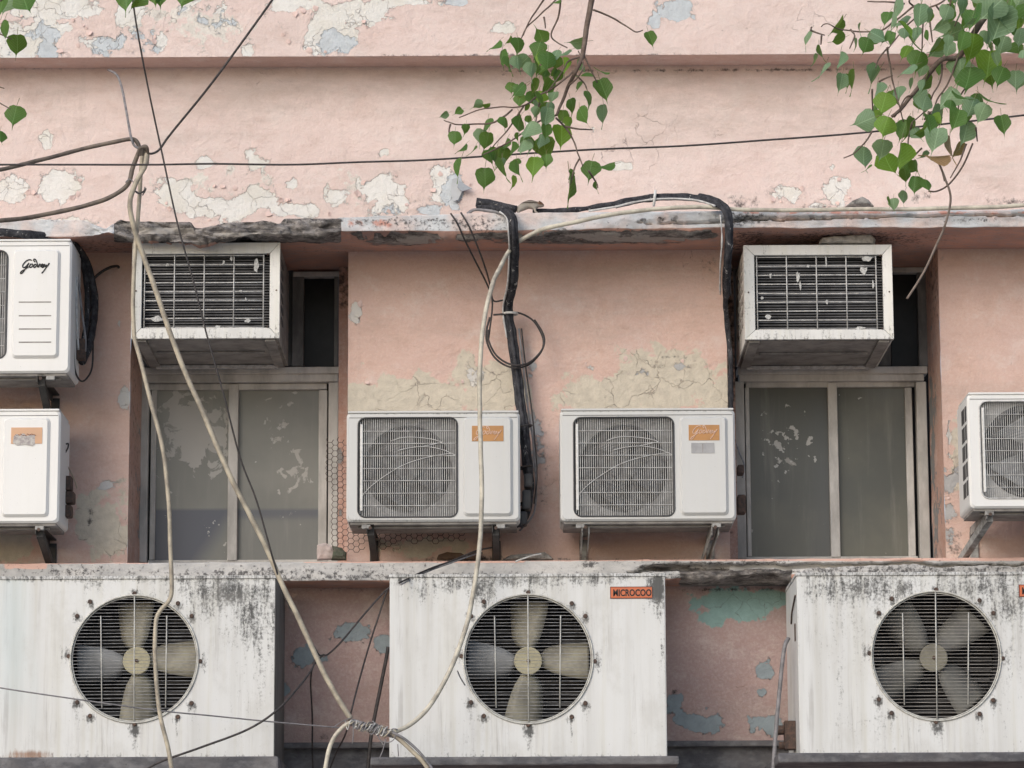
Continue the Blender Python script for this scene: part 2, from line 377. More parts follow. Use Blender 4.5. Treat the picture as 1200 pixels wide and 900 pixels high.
def axis(lo, hi, a, b, st, co_):
    f = list(np.arange(a, b+1e-6, st)); l = list(np.arange(lo, a-1e-6, co_)); r = list(np.arange(b+co_, hi+1e-6, co_))
    return l+f+r
def sheet(xs, zs, y, skip=None, amp=.003):
    m = M(); nz = len(zs)
    for x in xs:
        for z in zs:
            m.v.append((x, y-amp*noise.noise(Vector((x*1.7, z*1.7, 3))), z))
    for i in range(len(xs)-1):
        for j in range(nz-1):
            if skip and skip((xs[i]+xs[i+1])/2, (zs[j]+zs[j+1])/2): continue
            m.f.append((i*nz+j, (i+1)*nz+j, (i+1)*nz+j+1, i*nz+j+1))
    return m
def snap(xs, vals):
    for v in vals:
        i = min(range(len(xs)), key=lambda k: abs(xs[k]-v)); xs[i] = v
    return xs
XS = axis(-8, 8, -2.9, 2.9, .025, .3)

# top band (projects over the wall)
top = sheet(XS, axis(zB, 10, zB+.0, zB+.6, .02, .3), -BAND).build('top_band', MW_UP, BLD, smooth=True)
field(top.data, (0, 0, 0), {
  'peel': [(20, 50, 45, 30), (60, 12, 60, 20, .9), (110, 50, 60, 14, .75), (190, 47, 7, 12, 1.1), (75, 32, 20, 10), (150, 20, 20, 25, .8), (290, 55, 10, 14, .9), (370, 45, 14, 20, 1.1), (395, 32, 34, 26, 1.1), (425, 18, 30, 18), (340, 5, 40, 8), (245, 10, 40, 12, .7), (592, 34, 14, 7, .9), (470, 3, 40, 5)],
  'grey': [(110, 45, 130, 26, .56), (250, 20, 60, 16, .5), (395, 50, 30, 14, .85), (50, 60, 22, 12, .75), (795, 12, 18, 16, 1.1), (767, 26, 8, 7), (540, 2, 16, 5), (120, 60, 20, 7, .7)],
  'cream': [(230, 25, 70, 30, .7), (60, 30, 60, 30, .7)],
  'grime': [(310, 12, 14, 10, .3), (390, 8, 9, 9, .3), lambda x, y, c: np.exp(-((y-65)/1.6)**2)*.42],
  'haze': []})
M().box(-8, 8, -BAND+.004, 0.05, zB, zB+.02).build('band_underside', MW_MID, BLD)
# upper wall
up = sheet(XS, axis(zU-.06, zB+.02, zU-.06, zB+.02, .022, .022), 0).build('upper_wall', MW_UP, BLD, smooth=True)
field(up.data, (0, 0, 0), {
  'peel': [(53, 165, 8, 14), (12, 222, 22, 16, 1.1), (66, 218, 24, 18, 1.1), (238, 190, 14, 8), (300, 188, 14, 13, .9), (342, 217, 7, 7, 1.2), (205, 228, 24, 18), (245, 242, 40, 14, 1.1), (300, 234, 34, 18, .9), (345, 248, 40, 9, .9), (395, 232, 18, 12, .8), (452, 224, 30, 20, 1.1), (455, 240, 25, 12), (522, 215, 18, 22, 1.), (725, 194, 14, 6), (922, 225, 22, 12, .9), (980, 224, 17, 15, 1.1), (975, 195, 5, 5), (695, 152, 6, 4), (955, 242, 10, 4), (450, 178, 7, 6, .9), (60, 262, 80, 7, .8), (620, 148, 10, 12, .6)],
  'grey': [(533, 222, 13, 22, 1.05), (455, 246, 16, 8, .8), (505, 246, 16, 7, .8)],
  'cream': [(260, 225, 100, 30, .6), (440, 225, 50, 30, .6)],
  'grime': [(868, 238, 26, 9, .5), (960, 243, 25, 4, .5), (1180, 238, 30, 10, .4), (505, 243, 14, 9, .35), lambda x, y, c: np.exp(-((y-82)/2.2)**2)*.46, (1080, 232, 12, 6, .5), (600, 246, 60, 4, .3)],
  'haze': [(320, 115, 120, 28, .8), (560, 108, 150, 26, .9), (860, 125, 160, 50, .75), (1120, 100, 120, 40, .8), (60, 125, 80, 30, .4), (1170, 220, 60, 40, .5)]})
# middle wall with the two bays left open
zs = axis(zL-.02, zUb+.04, zL-.02, zUb+.04, .022, .022)
xs = snap(list(XS), [WINX[0][0], WINX[0][1], WINX[1][0], WINX[1][1]])
def inwin(x, z): return any(a < x < b for a, b in WINX)
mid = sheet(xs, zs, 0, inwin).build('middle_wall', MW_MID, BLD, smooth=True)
field(mid.data, (0, 0, 0), {
  'peel': [(417, 366, 8, 13, 1.1), (146, 463, 8, 14, 1.1), (560, 440, 14, 16, .75), (124, 570, 14, 7, .8), (140, 378, 4, 12, .7), (700, 432, 18, 5, .7), (1112, 520, 5, 40, .6)],
  'grey': [(622, 510, 22, 45, .62), (740, 436, 26, 8, .5), (1112, 600, 12, 55, .75), (1120, 555, 8, 30, .6), (625, 440, 8, 20, .5), (800, 430, 20, 10, .5)],
  'cream': [(480, 468, 95, 26, 1.25), (560, 448, 40, 26, 1.1), (590, 470, 40, 30, .9), (700, 462, 50, 24, 1.1), (780, 448, 70, 34, 1.25), (840, 470, 30, 40, 1.1), (120, 610, 34, 40, 1.1), (12, 640, 30, 22, 1.), (1125, 540, 12, 50, 1.0), (430, 470, 20, 30), (500, 640, 60, 12, .8)],
  'grime': [(788, 418, 20, 6, .4), (770, 428, 10, 6, .35), (830, 310, 8, 18, .42), (640, 560, 10, 60, .3), (1118, 640, 30, 22, .38), (105, 600, 4, 6, .6), (106, 612, 3, 4, .7), (550, 655, 60, 6, .5), (640, 655, 300, 3, .3), (1105, 480, 2, 100, .25), lambda x, y, c: np.exp(-((y-296)/2.)**2)*.18],
  'haze': [(470, 390, 70, 40, .4), (760, 340, 110, 60, .4)]})
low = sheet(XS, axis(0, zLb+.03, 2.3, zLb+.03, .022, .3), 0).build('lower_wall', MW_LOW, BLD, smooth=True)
field(low.data, (0, 0, 0), {
  'peel': [], 'grey': [(412, 741, 22, 11, 1.1), (357, 770, 15, 11, 1.1), (381, 772, 7, 6), (447, 757, 10, 12, 1.1), (818, 845, 30, 14, .9), (792, 826, 12, 14, .9), (893, 848, 20, 13, 1.), (897, 786, 12, 10, .9), (900, 770, 6, 12, .8), (335, 810, 6, 8, .9), (893, 812, 8, 7)],
  'cream': [(860, 710, 48, 20, 1.1), (838, 724, 22, 14, 1.0), (900, 702, 40, 12, 1.0)],
  'grime': [(345, 705, 20, 4, .35), (790, 812, 10, 10, .35), (380, 865, 12, 6, .5), (860, 690, 80, 4, .45), (400, 688, 60, 4, .5)],
  'haze': [(620, 860, 400, 40, .5)]})

# ledges: a lofted nose, chipped and cracked in real relief
def interp(tab, x): return float(np.interp(x, [t[0] for t in tab], [t[1] for t in tab]))
def ledge(name, topt, bott, depth, zsof, mat, rough, crack, chans, soffit_rough):
    m = M(); X = list(np.arange(-8, -2.9, .2))+list(np.arange(-2.9, 2.9, .0085))+list(np.arange(2.9, 8, .2))
    NF, NS = 14, 12; per = None; m_ = []
    for x in X:
        px = 600+x*(4000/16.1)*.985
        zt = W(px, interp(topt, px), -depth).z; zb = W(px, interp(bott, px), -depth).z
        rg = interp(rough, px); row = [(x, 0.01, zt+.012), (x, -depth+.02, zt+.004)]
        zt += .006*noise.noise(Vector((x*9, 1, 5)))*(1+3*rg); zb += (.004+.03*rg)*noise.noise(Vector((x*5.5, 7, 2)))+.012*rg*noise.noise(Vector((x*21, 3, 2)))
        for k in range(NF+1):
            z = zt+(zb-zt)*k/NF
            py = interp(topt, px)+(interp(bott, px)-interp(topt, px))*k/NF
            n = noise.fractal(Vector((x*11, z*22, 4)), 1.0, 2.0, 4); n2 = noise.fractal(Vector((x*3.1, z*9, 9)), 1., 2., 3)
            yy = -depth+.002*n+rg*(.02+.05*round(n2*3.2)/3.2+.03*n)
            c = interp(crack[0], px); cw = interp(crack[1], px)
            if cw > 0:
                cy = c+1.8*noise.noise(Vector((x*14, 2, 2)))+1.0*noise.noise(Vector((x*40, 2, 2)))
                yy += .07*max(0., 1-((py-cy)/cw)**2)**.5 if abs(py-cy) < cw else 0
            row.append((x, min(yy, -.02), z))
        for k in range(1, NS+1):
            f = k/NS; y = row[NF+2][1]*(1-f)+.01*f
            sr = interp(soffit_rough, px)*max(0, 1-1.35*f)
            z = zb*(1-min(1, f*2.2))+zsof*min(1, f*2.2)
            z += sr*(.055*noise.fractal(Vector((x*5, y*9, 3)), 1., 2., 5)-.012)
            row.append((x, y, z))
        per = len(row); m_.append(row)
    for r_ in m_: m.v += r_
    for i in range(len(X)-1):
        for k in range(per-1): m.f.append((i*per+k, (i+1)*per+k, (i+1)*per+k+1, i*per+k+1))
    o = m.build(name, mat, BLD, smooth=False)
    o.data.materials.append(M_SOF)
    mi = ([0]*(NF+2)+[1]*(per-1-NF-2))*(len(X)-1)
    o.data.polygons.foreach_set('material_index', mi)
    o.data.polygons.foreach_set('use_smooth', [True]*len(mi))
    field(o.data, (0, 0, 0), chans); return o
def band(y0, y1, x0, x1, s=1., soft=8):
    def f(x, y, c):
        return s*np.clip((x-x0)/soft, 0, 1)*np.clip((x1-x)/soft, 0, 1)*np.clip((y-y0)/1.5, 0, 1)*np.clip((y1-y)/1.5, 0, 1)
    return f
ledge('upper_ledge',
  [(-900, 256), (110, 258), (135, 268), (152, 259), (200, 260), (233, 260), (238, 267), (262, 268), (272, 261), (300, 260), (335, 262), (340, 256), (400, 256), (404, 255), (560, 250), (860, 247), (2000, 243)],
  [(-900, 277), (100, 277), (140, 276), (220, 279), (240, 281), (300, 278), (340, 274), (400, 273), (404, 271), (600, 270), (840, 266), (870, 267), (2000, 263)],
  LED, W(600, 270, -LED).z, M_UL,
  [(0, .05), (110, .1), (140, .9), (390, .8), (402, .25), (405, 0), (700, .1), (845, .15), (2000, .05)],
  ([(0, 250), (600, 250), (760, 262), (845, 259), (870, 257), (980, 255), (1100, 252), (2000, 254)], [(0, 0), (740, 0), (800, 1.2), (870, 2.2), (960, 1.6), (1020, .9), (1090, 1.3), (1120, .7), (1160, 1.2), (2000, 1.)]),
  {'light': [band(266, 275, 150, 232, .95), band(272, 278, 245, 335, .8), band(258, 262, 270, 400, .45), (620, 275, 26, 5, .95), (700, 276, 40, 4, .9), (440, 275, 20, 4, .8), (490, 282, 30, 4, .9), (540, 277, 30, 4, .8), (760, 281, 80, 3, .9)], 'bare': [band(255, 285, 130, 403, 1.2), band(270.5, 281, 400, 850, .95, 20), (470, 283, 50, 5, .8), (690, 283, 130, 4, .75), (650, 270, 60, 6, .5), (780, 258, 60, 10, .45), (420, 262, 12, 6, .5), (90, 300, 60, 14, .2)],
   'pink': [band(246, 256, -600, 130, .55), (430, 262, 60, 9, .5), band(246, 252, 860, 1300, .5), (790, 243, 60, 12, .3)],
   'grime': [band(256, 260, 405, 600, .45), (480, 262, 70, 8, .36), (560, 262, 40, 10, .42), (720, 262, 60, 6, .2), (270, 258, 140, 4, .6), (1000, 280, 80, 9, .6), (380, 310, 60, 14, .5), (870, 256, 30, 8, .55), (1140, 258, 40, 3, .4), band(271, 300, 850, 900, .5), (120, 290, 60, 14, .3)]},
  [(0, 0), (130, .2), (200, 1), (400, 1), (850, 1.), (865, 0), (2000, 0)])
ledge('lower_ledge',
  [(-900, 662), (0, 661), (600, 657.5), (1200, 653.5), (2000, 649)],
  [(-900, 683), (0, 682), (455, 680), (600, 679), (780, 678), (790, 676), (920, 672), (1000, 673), (2000, 671)],
  LLD, zLb, M_LL,
  [(0, .03), (770, .05), (800, .5), (915, .4), (935, .05), (2000, .04)],
  ([(0, 670), (735, 671), (760, 665), (840, 664), (930, 663), (1000, 661), (1060, 659), (1085, 663), (1110, 661), (1200, 662), (2000, 662)], [(0, 0), (728, 0), (750, 3.2), (800, 5.2), (860, 3.8), (930, 3.2), (1000, 1.5), (1050, 1.8), (1090, 2.), (1130, 1), (1200, .9), (2000, .8)]),
  {'bare': [band(666, 690, 790, 935, 1.1, 15), (780, 665, 40, 5, .8), (300, 683, 60, 4, .5)],
   'pink': [band(650, 662, -600, 180, .62), band(650, 660.5, 350, 620, .85), band(650, 658.5, 600, 1300, .75), band(655, 668, 0, 60, .7)],
   'grime': [(100, 670, 60, 6, .35), (300, 672, 100, 6, .4), (250, 678, 200, 3, .5), (540, 676, 180, 4, .6), (420, 668, 50, 6, .3), (690, 661, 10, 4, .7), (760, 675, 40, 4, .5), (1060, 668, 200, 6, .4), (860, 660, 100, 2.5, .4)]},
  [(0, .3), (700, .3), (780, 1), (930, 1), (2000, .2)])

# bay reveals and window frames
def reveal(x0, x1, side):
    m = M()
    zt, zb_ = zUb-.0, zL-.01
    for (xa, ya, xb, yb) in (((x0, 0, x0+.012, YW), (x1, 0, x1-.012, YW))[side],):
        nz = 60
        for k in range(nz+1):
            z = zb_+(zt-zb_)*k/nz
            for f in (0, .25, .5, .75, 1): m.v.append((xa+(xb-xa)*f+.003*noise.noise(Vector((f*3, z*6, xa))), ya+(yb-ya)*f, z))
        b = len(m.v)-(nz+1)*5
        for k in range(nz):
            for q in range(4): m.f.append((b+k*5+q, b+k*5+q+1, b+k*5+q+6, b+k*5+q+5))
    return m
for a, b in WINX:
  for side_ in (0, 1):
    r = reveal(a, b, side_).build('window_reveal', M_REV, BLD, smooth=True)
    field(r.data, (0, 0, 0), {'grime': [(158, 500, 10, 160, .3), (402, 330, 12, 50, .3), (1095, 330, 12, 60, .4), (1098, 450, 6, 100, .2), (855, 400, 8, 160, .5)], 'grey': [(1096, 620, 8, 60, .7), (1092, 520, 5, 120, .75), (165, 600, 6, 90, .6)], 'peel': [], 'cream': [], 'haze': []})
for a, b in WINX:
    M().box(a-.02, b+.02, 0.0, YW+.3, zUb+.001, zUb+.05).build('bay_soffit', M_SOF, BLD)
    M().box(a-.05, b+.05, YW+.10, YW+.14, zL-.1, zUb).build('back_board', M_DARK, BLD)
    M().box(a-.02, b+.02, -.25, YW+.1, zL-.06, zL-.002).build('inner_sill', M_LL, BLD)

def bar(par, name, x0, y0, x1, y1, ya, yb, mat, bev=.004):
    X0, X1, Z0, Z1 = RECT(x0, y0, x1, y1, ya); return M().box(X0, X1, ya, yb, Z0, Z1).build(name, mat, par, bevel=bev)
def pane(par, x0, y0, x1, y1, y, mat, chans=None, slope=0):
    X0, X1, Z0, Z1 = RECT(x0, y0, x1, y1, y)
    nx, nz = (26, 52) if chans else (1, 1)
    m = M(); xs_ = np.linspace(X0, X1, nx+1); zs_ = np.linspace(Z0, Z1, nz+1)
    for x in xs_:
        for z in zs_: m.v.append((x, y, z))
    b = len(m.v)
    for x in xs_:
        for z in zs_: m.v.append((x, y+.006, z))
    for i in range(nx):
        for j in range(nz):
            q = (i*(nz+1)+j, (i+1)*(nz+1)+j, (i+1)*(nz+1)+j+1, i*(nz+1)+j+1); m.f += [q, tuple(b+k for k in q[::-1])]
    o = m.build('pane', mat, par)
    if chans: field(o.data, org(par), chans)
    return o
def reflect_dark1(x, y, c):  # dark bluish reflection low on the pane, put into the glass colour
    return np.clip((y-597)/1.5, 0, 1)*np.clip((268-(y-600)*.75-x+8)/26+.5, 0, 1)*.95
def reflect_dark2(x, y, c):  # same painted reflection on the second pane, a narrow dark band
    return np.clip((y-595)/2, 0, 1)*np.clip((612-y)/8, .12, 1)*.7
# left window
w1 = M().build('window_frame', M_FRAME, BLD) if False else None
def window_a():
    wf = bar(BLD, 'window', 163, 430, 397, 438, YW-.02, YW+.08, M_FRAME)          # the head rail carries the rest
    bar(wf, 'transom', 165, 438.5, 396, 447.5, YW-.005, YW+.07, M_FRAME)
    bar(wf, 'stile', 161, 448, 173, 659, YW-.0, YW+.08, M_FRAME); bar(wf, 'stile', 384.5, 448, 396, 659, YW-.0, YW+.08, M_FRAME)
    bar(wf, 'sash_rail', 175, 449.5, 383, 456.5, YW+.03, YW+.06, M_FRAME); bar(wf, 'bottom_rail', 173, 656, 384, 661, YW+.025, YW+.06, M_FRAME)
    bar(wf, 'sash_stile', 176, 457, 182.5, 656, YW+.03, YW+.055, M_FRAME); bar(wf, 'sash_stile', 267, 450, 278.5, 657, YW+.018, YW+.06, M_FRAME)
    bar(wf, 'sash_stile', 373, 457, 383, 656, YW+.03, YW+.055, M_FRAME)
    pane(wf, 182, 456, 268, 657, YW+.05, M_GLASS, {'grey': [reflect_dark1], 'peel': [(228, 508, 38, 40, .85), (205, 480, 8, 20, .8), (240, 640, 30, 14, .2)], 'splash': [(245, 615, 12, 8, .45)]})
    pane(wf, 278, 456, 374, 657, YW+.056, M_GLASS, {'grey': [reflect_dark2], 'peel': [(345, 560, 18, 28, .5), (330, 500, 12, 30, .4)], 'splash': [(318, 505, 26, 34, .38), (340, 461, 20, 4, .5), (362, 570, 6, 20, .4)]})
    bar(wf, 'stile', 342, 320, 356, 429, YW+.0, YW+.07, M_FRAME2); bar(wf, 'stile', 391.5, 320, 396.5, 429, YW+.0, YW+.07, M_FRAME2)
    bar(wf, 'top_rail', 343, 318, 397, 324, YW-.004, YW+.07, M_FRAME)
    pane(wf, 356, 323, 392, 429, YW+.05, M_BLACKGLASS)
    bar(wf, 'cover_board', 158, 300, 343, 429, YW+.03, YW+.06, M_FRAME2)
    return wf
def window_b():
    wf = bar(BLD, 'window', 864, 429.5, 1087, 438, YW-.02, YW+.08, M_FRAME)
    bar(wf, 'transom', 866, 438.5, 1083, 446.5, YW-.005, YW+.07, M_FRAME)
    bar(wf, 'stile', 862, 447, 873.5, 655, YW-.0, YW+.08, M_FRAME); bar(wf, 'stile', 1076, 447, 1088, 655, YW-.0, YW+.08, M_FRAME)
    bar(wf, 'sash_rail', 874, 447.5, 1072, 453.5, YW+.03, YW+.06, M_FRAME); bar(wf, 'bottom_rail', 874, 652, 1076, 656, YW+.025, YW+.06, M_FRAME)
    bar(wf, 'sash_stile', 874.5, 454, 879.5, 652, YW+.03, YW+.055, M_FRAME); bar(wf, 'sash_stile', 972, 448, 983, 653, YW+.018, YW+.06, M_FRAME)
    bar(wf, 'sash_stile', 1062.5, 454, 1071, 652, YW+.03, YW+.055, M_FRAME)
    pane(wf, 879, 453, 973, 653, YW+.05, M_GLASSR, {'grey': [lambda x, y, c: np.clip((x-940)/30, 0, 1)*.45+.15], 'peel': [(915, 530, 20, 26, .2)], 'splash': [(915, 520, 34, 38, .52), (948, 530, 12, 26, .5), (905, 560, 16, 40, .3)]})
    pane(wf, 982, 453, 1063, 653, YW+.056, M_GLASSR, {'grey': [], 'peel': [], 'splash': [(1010, 500, 26, 40, .22), (992, 575, 8, 18, .4), (1010, 465, 30, 8, .35)]})
    bar(wf, 'stile', 1076, 314, 1089, 429, YW+.0, YW+.07, M_FRAME2)
    bar(wf, 'top_rail', 1040, 313, 1090, 319, YW-.004, YW+.07, M_FRAME)
    pane(wf, 1044, 318, 1077, 429, YW+.05, M_BLACKGLASS)
    bar(wf, 'cover_board', 860, 300, 1043, 429, YW+.03, YW+.06, M_FRAME2)
    return wf
window_a(); window_b()
for (xa, xb) in ((396.5, 412), (848, 862)):
    q = RECT(xa, 300, xb, 659, YW-.06); o = sheet(list(np.linspace(q[0], q[1], 6)), list(np.linspace(q[2]-.02, zUb, 90)), YW-.06).build('plaster_infill', M_REV, BLD, smooth=True)
    field(o.data, (0, 0, 0), {'grime': [(400, 330, 14, 40, .5), (855, 420, 12, 200, .5)], 'peel': [], 'grey': [(398, 560, 6, 60, .6)], 'cream': [], 'haze': []})

# low shelf line: skirting ridge on the wall and the dark plinth slabs
X0, X1, Z0, Z1 = RECT(-900, 869, 2100, 876, -.06)
M().box(X0, X1, -.07, .02, Z0, Z1).build('skirting_ridge', M_SHELF, BLD, bevel=.006)
bp = M(); zt = W(600, 884, -.02).z; bp.box(X0, X1, -.02, .01, zt-.5, Z0).build('skirting_band', M_SHELF, BLD)
for (xa, xb, ya, yb, yy) in ((-60, 326, 887, 906, -.86), (434, 796, 886.5, 896.5, -.86), (912, 1300, 881.5, 893, -.86)):
    X0, X1, Z0, Z1 = RECT(xa, ya, xb, yb, yy)
    m = M(); nx = 90
    o = M().box(X0, X1, yy, .0, Z0, Z1).build('bearing_slab', M_SHELF, BLD, bevel=.008)

# ------------------------------------------------------------------ split air conditioner outdoor units
def ribbon(strokes, place, r, m=None):
    m = m or M()
    for s_ in strokes: m.tube(smooth_path([place(*q) for q in s_], 4), r, 5)
    return m
SCRIPT = [[(37.2, 305.2), (35.5, 304.4), (33, 304.6), (30, 306.4), (27, 310), (26.6, 312.6), (27.6, 313.6), (30, 312.4), (34, 308)],
          [(34, 308), (32, 311.5), (29, 316), (26.5, 319.3), (24.6, 320.6), (23.8, 319.6), (25.4, 317.6), (29, 315.6), (33.6, 312.4)],
          [(37, 309), (35.4, 310.2), (34.6, 312.4), (35.4, 313.4), (37, 312.8), (38.4, 310.6), (37.6, 309)],
          [(42.4, 309.6), (40.4, 310), (39.4, 312.2), (40, 313.4), (41.4, 312.8), (43, 310.6)],
          [(43.9, 313.2), (44.0, 310.4), (43.0, 306.8), (41.6, 304.2), (40, 303.6), (39.4, 305), (41, 307)],
          [(45, 313.4), (46, 310.4), (46.6, 309.4), (47.6, 310)], [(47.2, 312.6), (48.6, 310.2), (50, 309.4), (49.4, 311), (48.6, 313.2)],
          [(48.8, 313), (50.4, 313.2), (52, 311.6), (52.4, 309.8), (51.2, 310.2), (50.6, 312)],
          [(53, 313), (54.6, 310.4), (55, 312.2), (57.8, 308.2)], [(57.6, 308.4), (55, 312), (51.6, 317), (48.8, 320.2)]]

def panel_mesh(X0, X1, Z0, Z1, c, r, y, th, step=.016):
    pts = []; edges = []
    N_ = 72
    for k in range(N_): a = 2*math.pi*k/N_; pts.append(Vector((c[0]+r*math.cos(a), c[1]+r*math.sin(a))))
    edges += [(k, (k+1) % N_) for k in range(N_)]
    nx, nz = int((X1-X0)/step), int((Z1-Z0)/step)
    for i in range(nx+1):
        for j in range(nz+1):
            x, z = X0+(X1-X0)*i/nx, Z0+(Z1-Z0)*j/nz
            if math.hypot(x-c[0], z-c[1]) > r+step*.45: pts.append(Vector((x, z)))
    res = geometry.delaunay_2d_cdt(pts, edges, [], 0, 1e-6)
    vs, fs = res[0], res[2]
    m = M(); keep = [f for f in fs if math.hypot(sum(vs[i].x for i in f)/len(f)-c[0], sum(vs[i].y for i in f)/len(f)-c[1]) > r*.997]
    m.add([(v.x, y, v.y) for v in vs], keep)
    b = len(m.v); m.add([(c[0]+r*math.cos(2*math.pi*k/N_), y+q, c[1]+r*math.sin(2*math.pi*k/N_)) for q in (0, th) for k in range(N_)], [(k, (k+1) % N_, N_+(k+1) % N_, N_+k) for k in range(N_)])
    m.add([(X0, y, Z0), (X1, y, Z0), (X1, y, Z1), (X0, y, Z1), (X0, y+.02, Z0), (X1, y+.02, Z0), (X1, y+.02, Z1), (X0, y+.02, Z1)], [(0, 4, 5, 1), (1, 5, 6, 2), (2, 6, 7, 3), (3, 7, 4, 0)])
    return m
def split_unit(label, box, yf, depth, grille, cover, mat, logo=None, extra=None, lines=None, visible_fan=0, vents=None, chans=None, arcs=True):
    x0, y0, x1, y1 = box
    X0, X1, Z0, Z1 = RECT(*box, yf)
    root = thing('air_conditioner_unit', ((X0+X1)/2, yf+depth/2, Z0), label, 'air conditioner', 'split air conditioner outdoor units on the wall')
    cz = .018
    lp = rounded(X0, X1, Z0, Z1, .022, 5)
    inner = [(x+(cz*.5 if x < (X0+X1)/2 else -cz*.5), z+(cz*.5 if z < (Z0+Z1)/2 else -cz*.5)) for x, z in lp]
    GX0, GX1, GZ0, GZ1 = RECT(*grille, yf)
    hole = rounded(GX0, GX1, GZ0, GZ1, .035, 6)
    m = M(); n = len(lp)
    m.add([(x, yf+depth, z) for x, z in lp]+[(x, yf+.010, z) for x, z in lp]+[(x, yf, z) for x, z in inner],
          [(i, (i+1) % n, n+(i+1) % n, n+i) for i in range(n)]+[(n+i, n+(i+1) % n, 2*n+(i+1) % n, 2*n+i) for i in range(n)])
    tess = geometry.tessellate_polygon([[Vector((x, z, 0)) for x, z in inner], [Vector((x, z, 0)) for x, z in hole]])
    m.add([(x, yf, z) for x, z in inner]+[(x, yf, z) for x, z in hole], [tuple(t) for t in tess])
    h = len(hole)
    m.add([(x, yf, z) for x, z in hole]+[(x, yf+.02, z) for x, z in hole], [(i, (i+1) % h, h+(i+1) % h, h+i) for i in range(h)])
    bm_o = m.build('casing', mat, root)
    if chans:
        bmx = bmesh.new(); bmx.from_mesh(bm_o.data); bmesh.ops.remove_doubles(bmx, verts=bmx.verts, dist=1e-5)
        bmesh.ops.subdivide_edges(bmx, edges=[e for e in bmx.edges if e.calc_length() > .05], cuts=5, use_grid_fill=True); bmesh.ops.triangulate(bmx, faces=[f for f in bmx.faces if len(f.verts) > 4])
        bmx.to_mesh(bm_o.data); bmx.free(); field(bm_o.data, org(root), chans)
    # lid seam on top: thin separate lid plate
    M().box(X0+.006, X1-.006, yf-.004, yf+depth, Z1-.004, Z1+.006).build('lid', mat, root, bevel=.003)
    zl = W(x0, y0+6.5, yf).z
    M().box(X0+.012, X1-.012, yf-.0012, yf+.004, zl-.0025, zl).build('lid_seam', M_FANB, root)
    # base pan seen from below
    M().box(X0+.015, X1-.015, yf+.02, yf+depth-.01, Z0-.012, Z0+.004).build('base_pan', M_PAN, root, bevel=.004)
    M().box(X0+.05, X1-.05, yf+.06, yf+.09, Z0-.022, Z0-.013).build('base_rib', M_PAN, root, bevel=.003)
    # coil and fan behind the grille
    bk = yf+.13
    M().box(GX0-.03, GX1+.03, bk, bk+.01, GZ0-.02, GZ1+.02).build('coil_panel', M_COIL, root)
    M().box(GX0-.03, GX1+.03, yf+.021, bk, GZ0-.03, GZ0-.02).box(GX0-.03, GX1+.03, yf+.021, bk, GZ1+.02, GZ1+.03).box(GX0-.04, GX0-.03, yf+.021, bk, GZ0-.03, GZ1+.03).box(GX1+.03, GX1+.04, yf+.021, bk, GZ0-.03, GZ1+.03).build('fan_shroud', M_DARK, root)
    cx, czz, rad = (GX0+GX1)/2, (GZ0+GZ1)/2, min(GX1-GX0, GZ1-GZ0)*.46
    fan = M().disc((cx, czz), rad*.25, yf+.055, yf+.11, 20).build('fan_hub', M_FANB, root)
    for k in range(3):
        a0 = math.radians(100+120*k); b = M(); vs = []
        for q in range(9):
            f = q/8; rr = rad*(.22+.76*f); wd = math.radians(26+14*f)
            for sgn, yy in ((-1, .045), (1, .085)):
                a = a0+sgn*wd+.35*f; vs.append((cx+rr*math.cos(a), yf+yy+.02, czz+rr*math.sin(a)))
        b.add(vs, [(2*q, 2*q+1, 2*q+3, 2*q+2) for q in range(8)])
        ob = b.build('fan_blade', M_BLADEG if visible_fan else M_FANB, fan)
        s_ = ob.modifiers.new('t', 'SOLIDIFY'); s_.thickness = .003
    sp_ = panel_mesh(GX0-.02, GX1+.02, GZ0-.015, GZ1+.015, (cx, czz), rad*.97, yf+.05, .05, .05).build('orifice_plate', M_ORIF if not visible_fan else M_ORIFL, root)
    # dark orifice ring
    rg = M(); N_ = 40
    if visible_fan:
        rg.tube([(cx+rad*1.0*math.cos(2*math.pi*k/N_), yf+.05, czz+rad*math.sin(2*math.pi*k/N_)) for k in range(N_+1)], .011, 6)
        rg.build('fan_orifice', M_FANB, root, smooth=True)
    # rim
    rm = M(); rl = [(x, yf-.002, z) for x, z in hole]; rl.append(rl[0]); rm.tube(rl, .0035, 6); rm.build('grille_rim', M_FANB if not visible_fan else M_WIRE, root, smooth=True)
    gl = M().box(GX0+.010, GX0+.022, yf-.003, yf+.012, GZ0+.03, GZ1-.03).build('grille_edge_strip', M_WHT, root, bevel=.002)
    # wires
    nv = max(8, int(round((grille[2]-grille[0])/2.55))); gw = M(); hh = GZ1-GZ0
    def inhole(x):
        dx = min(x-GX0, GX1-x); r_ = .035
        return 0 if dx > r_ else r_-math.sqrt(max(0, r_*r_-(r_-dx)**2))
    for k in range(1, nv):
        x = GX0+(GX1-GX0)*k/nv; e = inhole(x)+.003
        gw.tube([(x, yf+.006, GZ0+e), (x, yf+.004, (GZ0+GZ1)/2), (x, yf+.006, GZ1-e)], .0018, 4, False)
    gw.build('grille_wires', M_WIRE, root, kind='stuff')
    for k in range(1, 8):
        z = GZ0+hh*(k/8-.01); M().tube([(GX0+.008, yf+.001, z), (GX1-.008, yf+.001, z)], .0017, 5).build('cross_wire', M_WIRE, root)
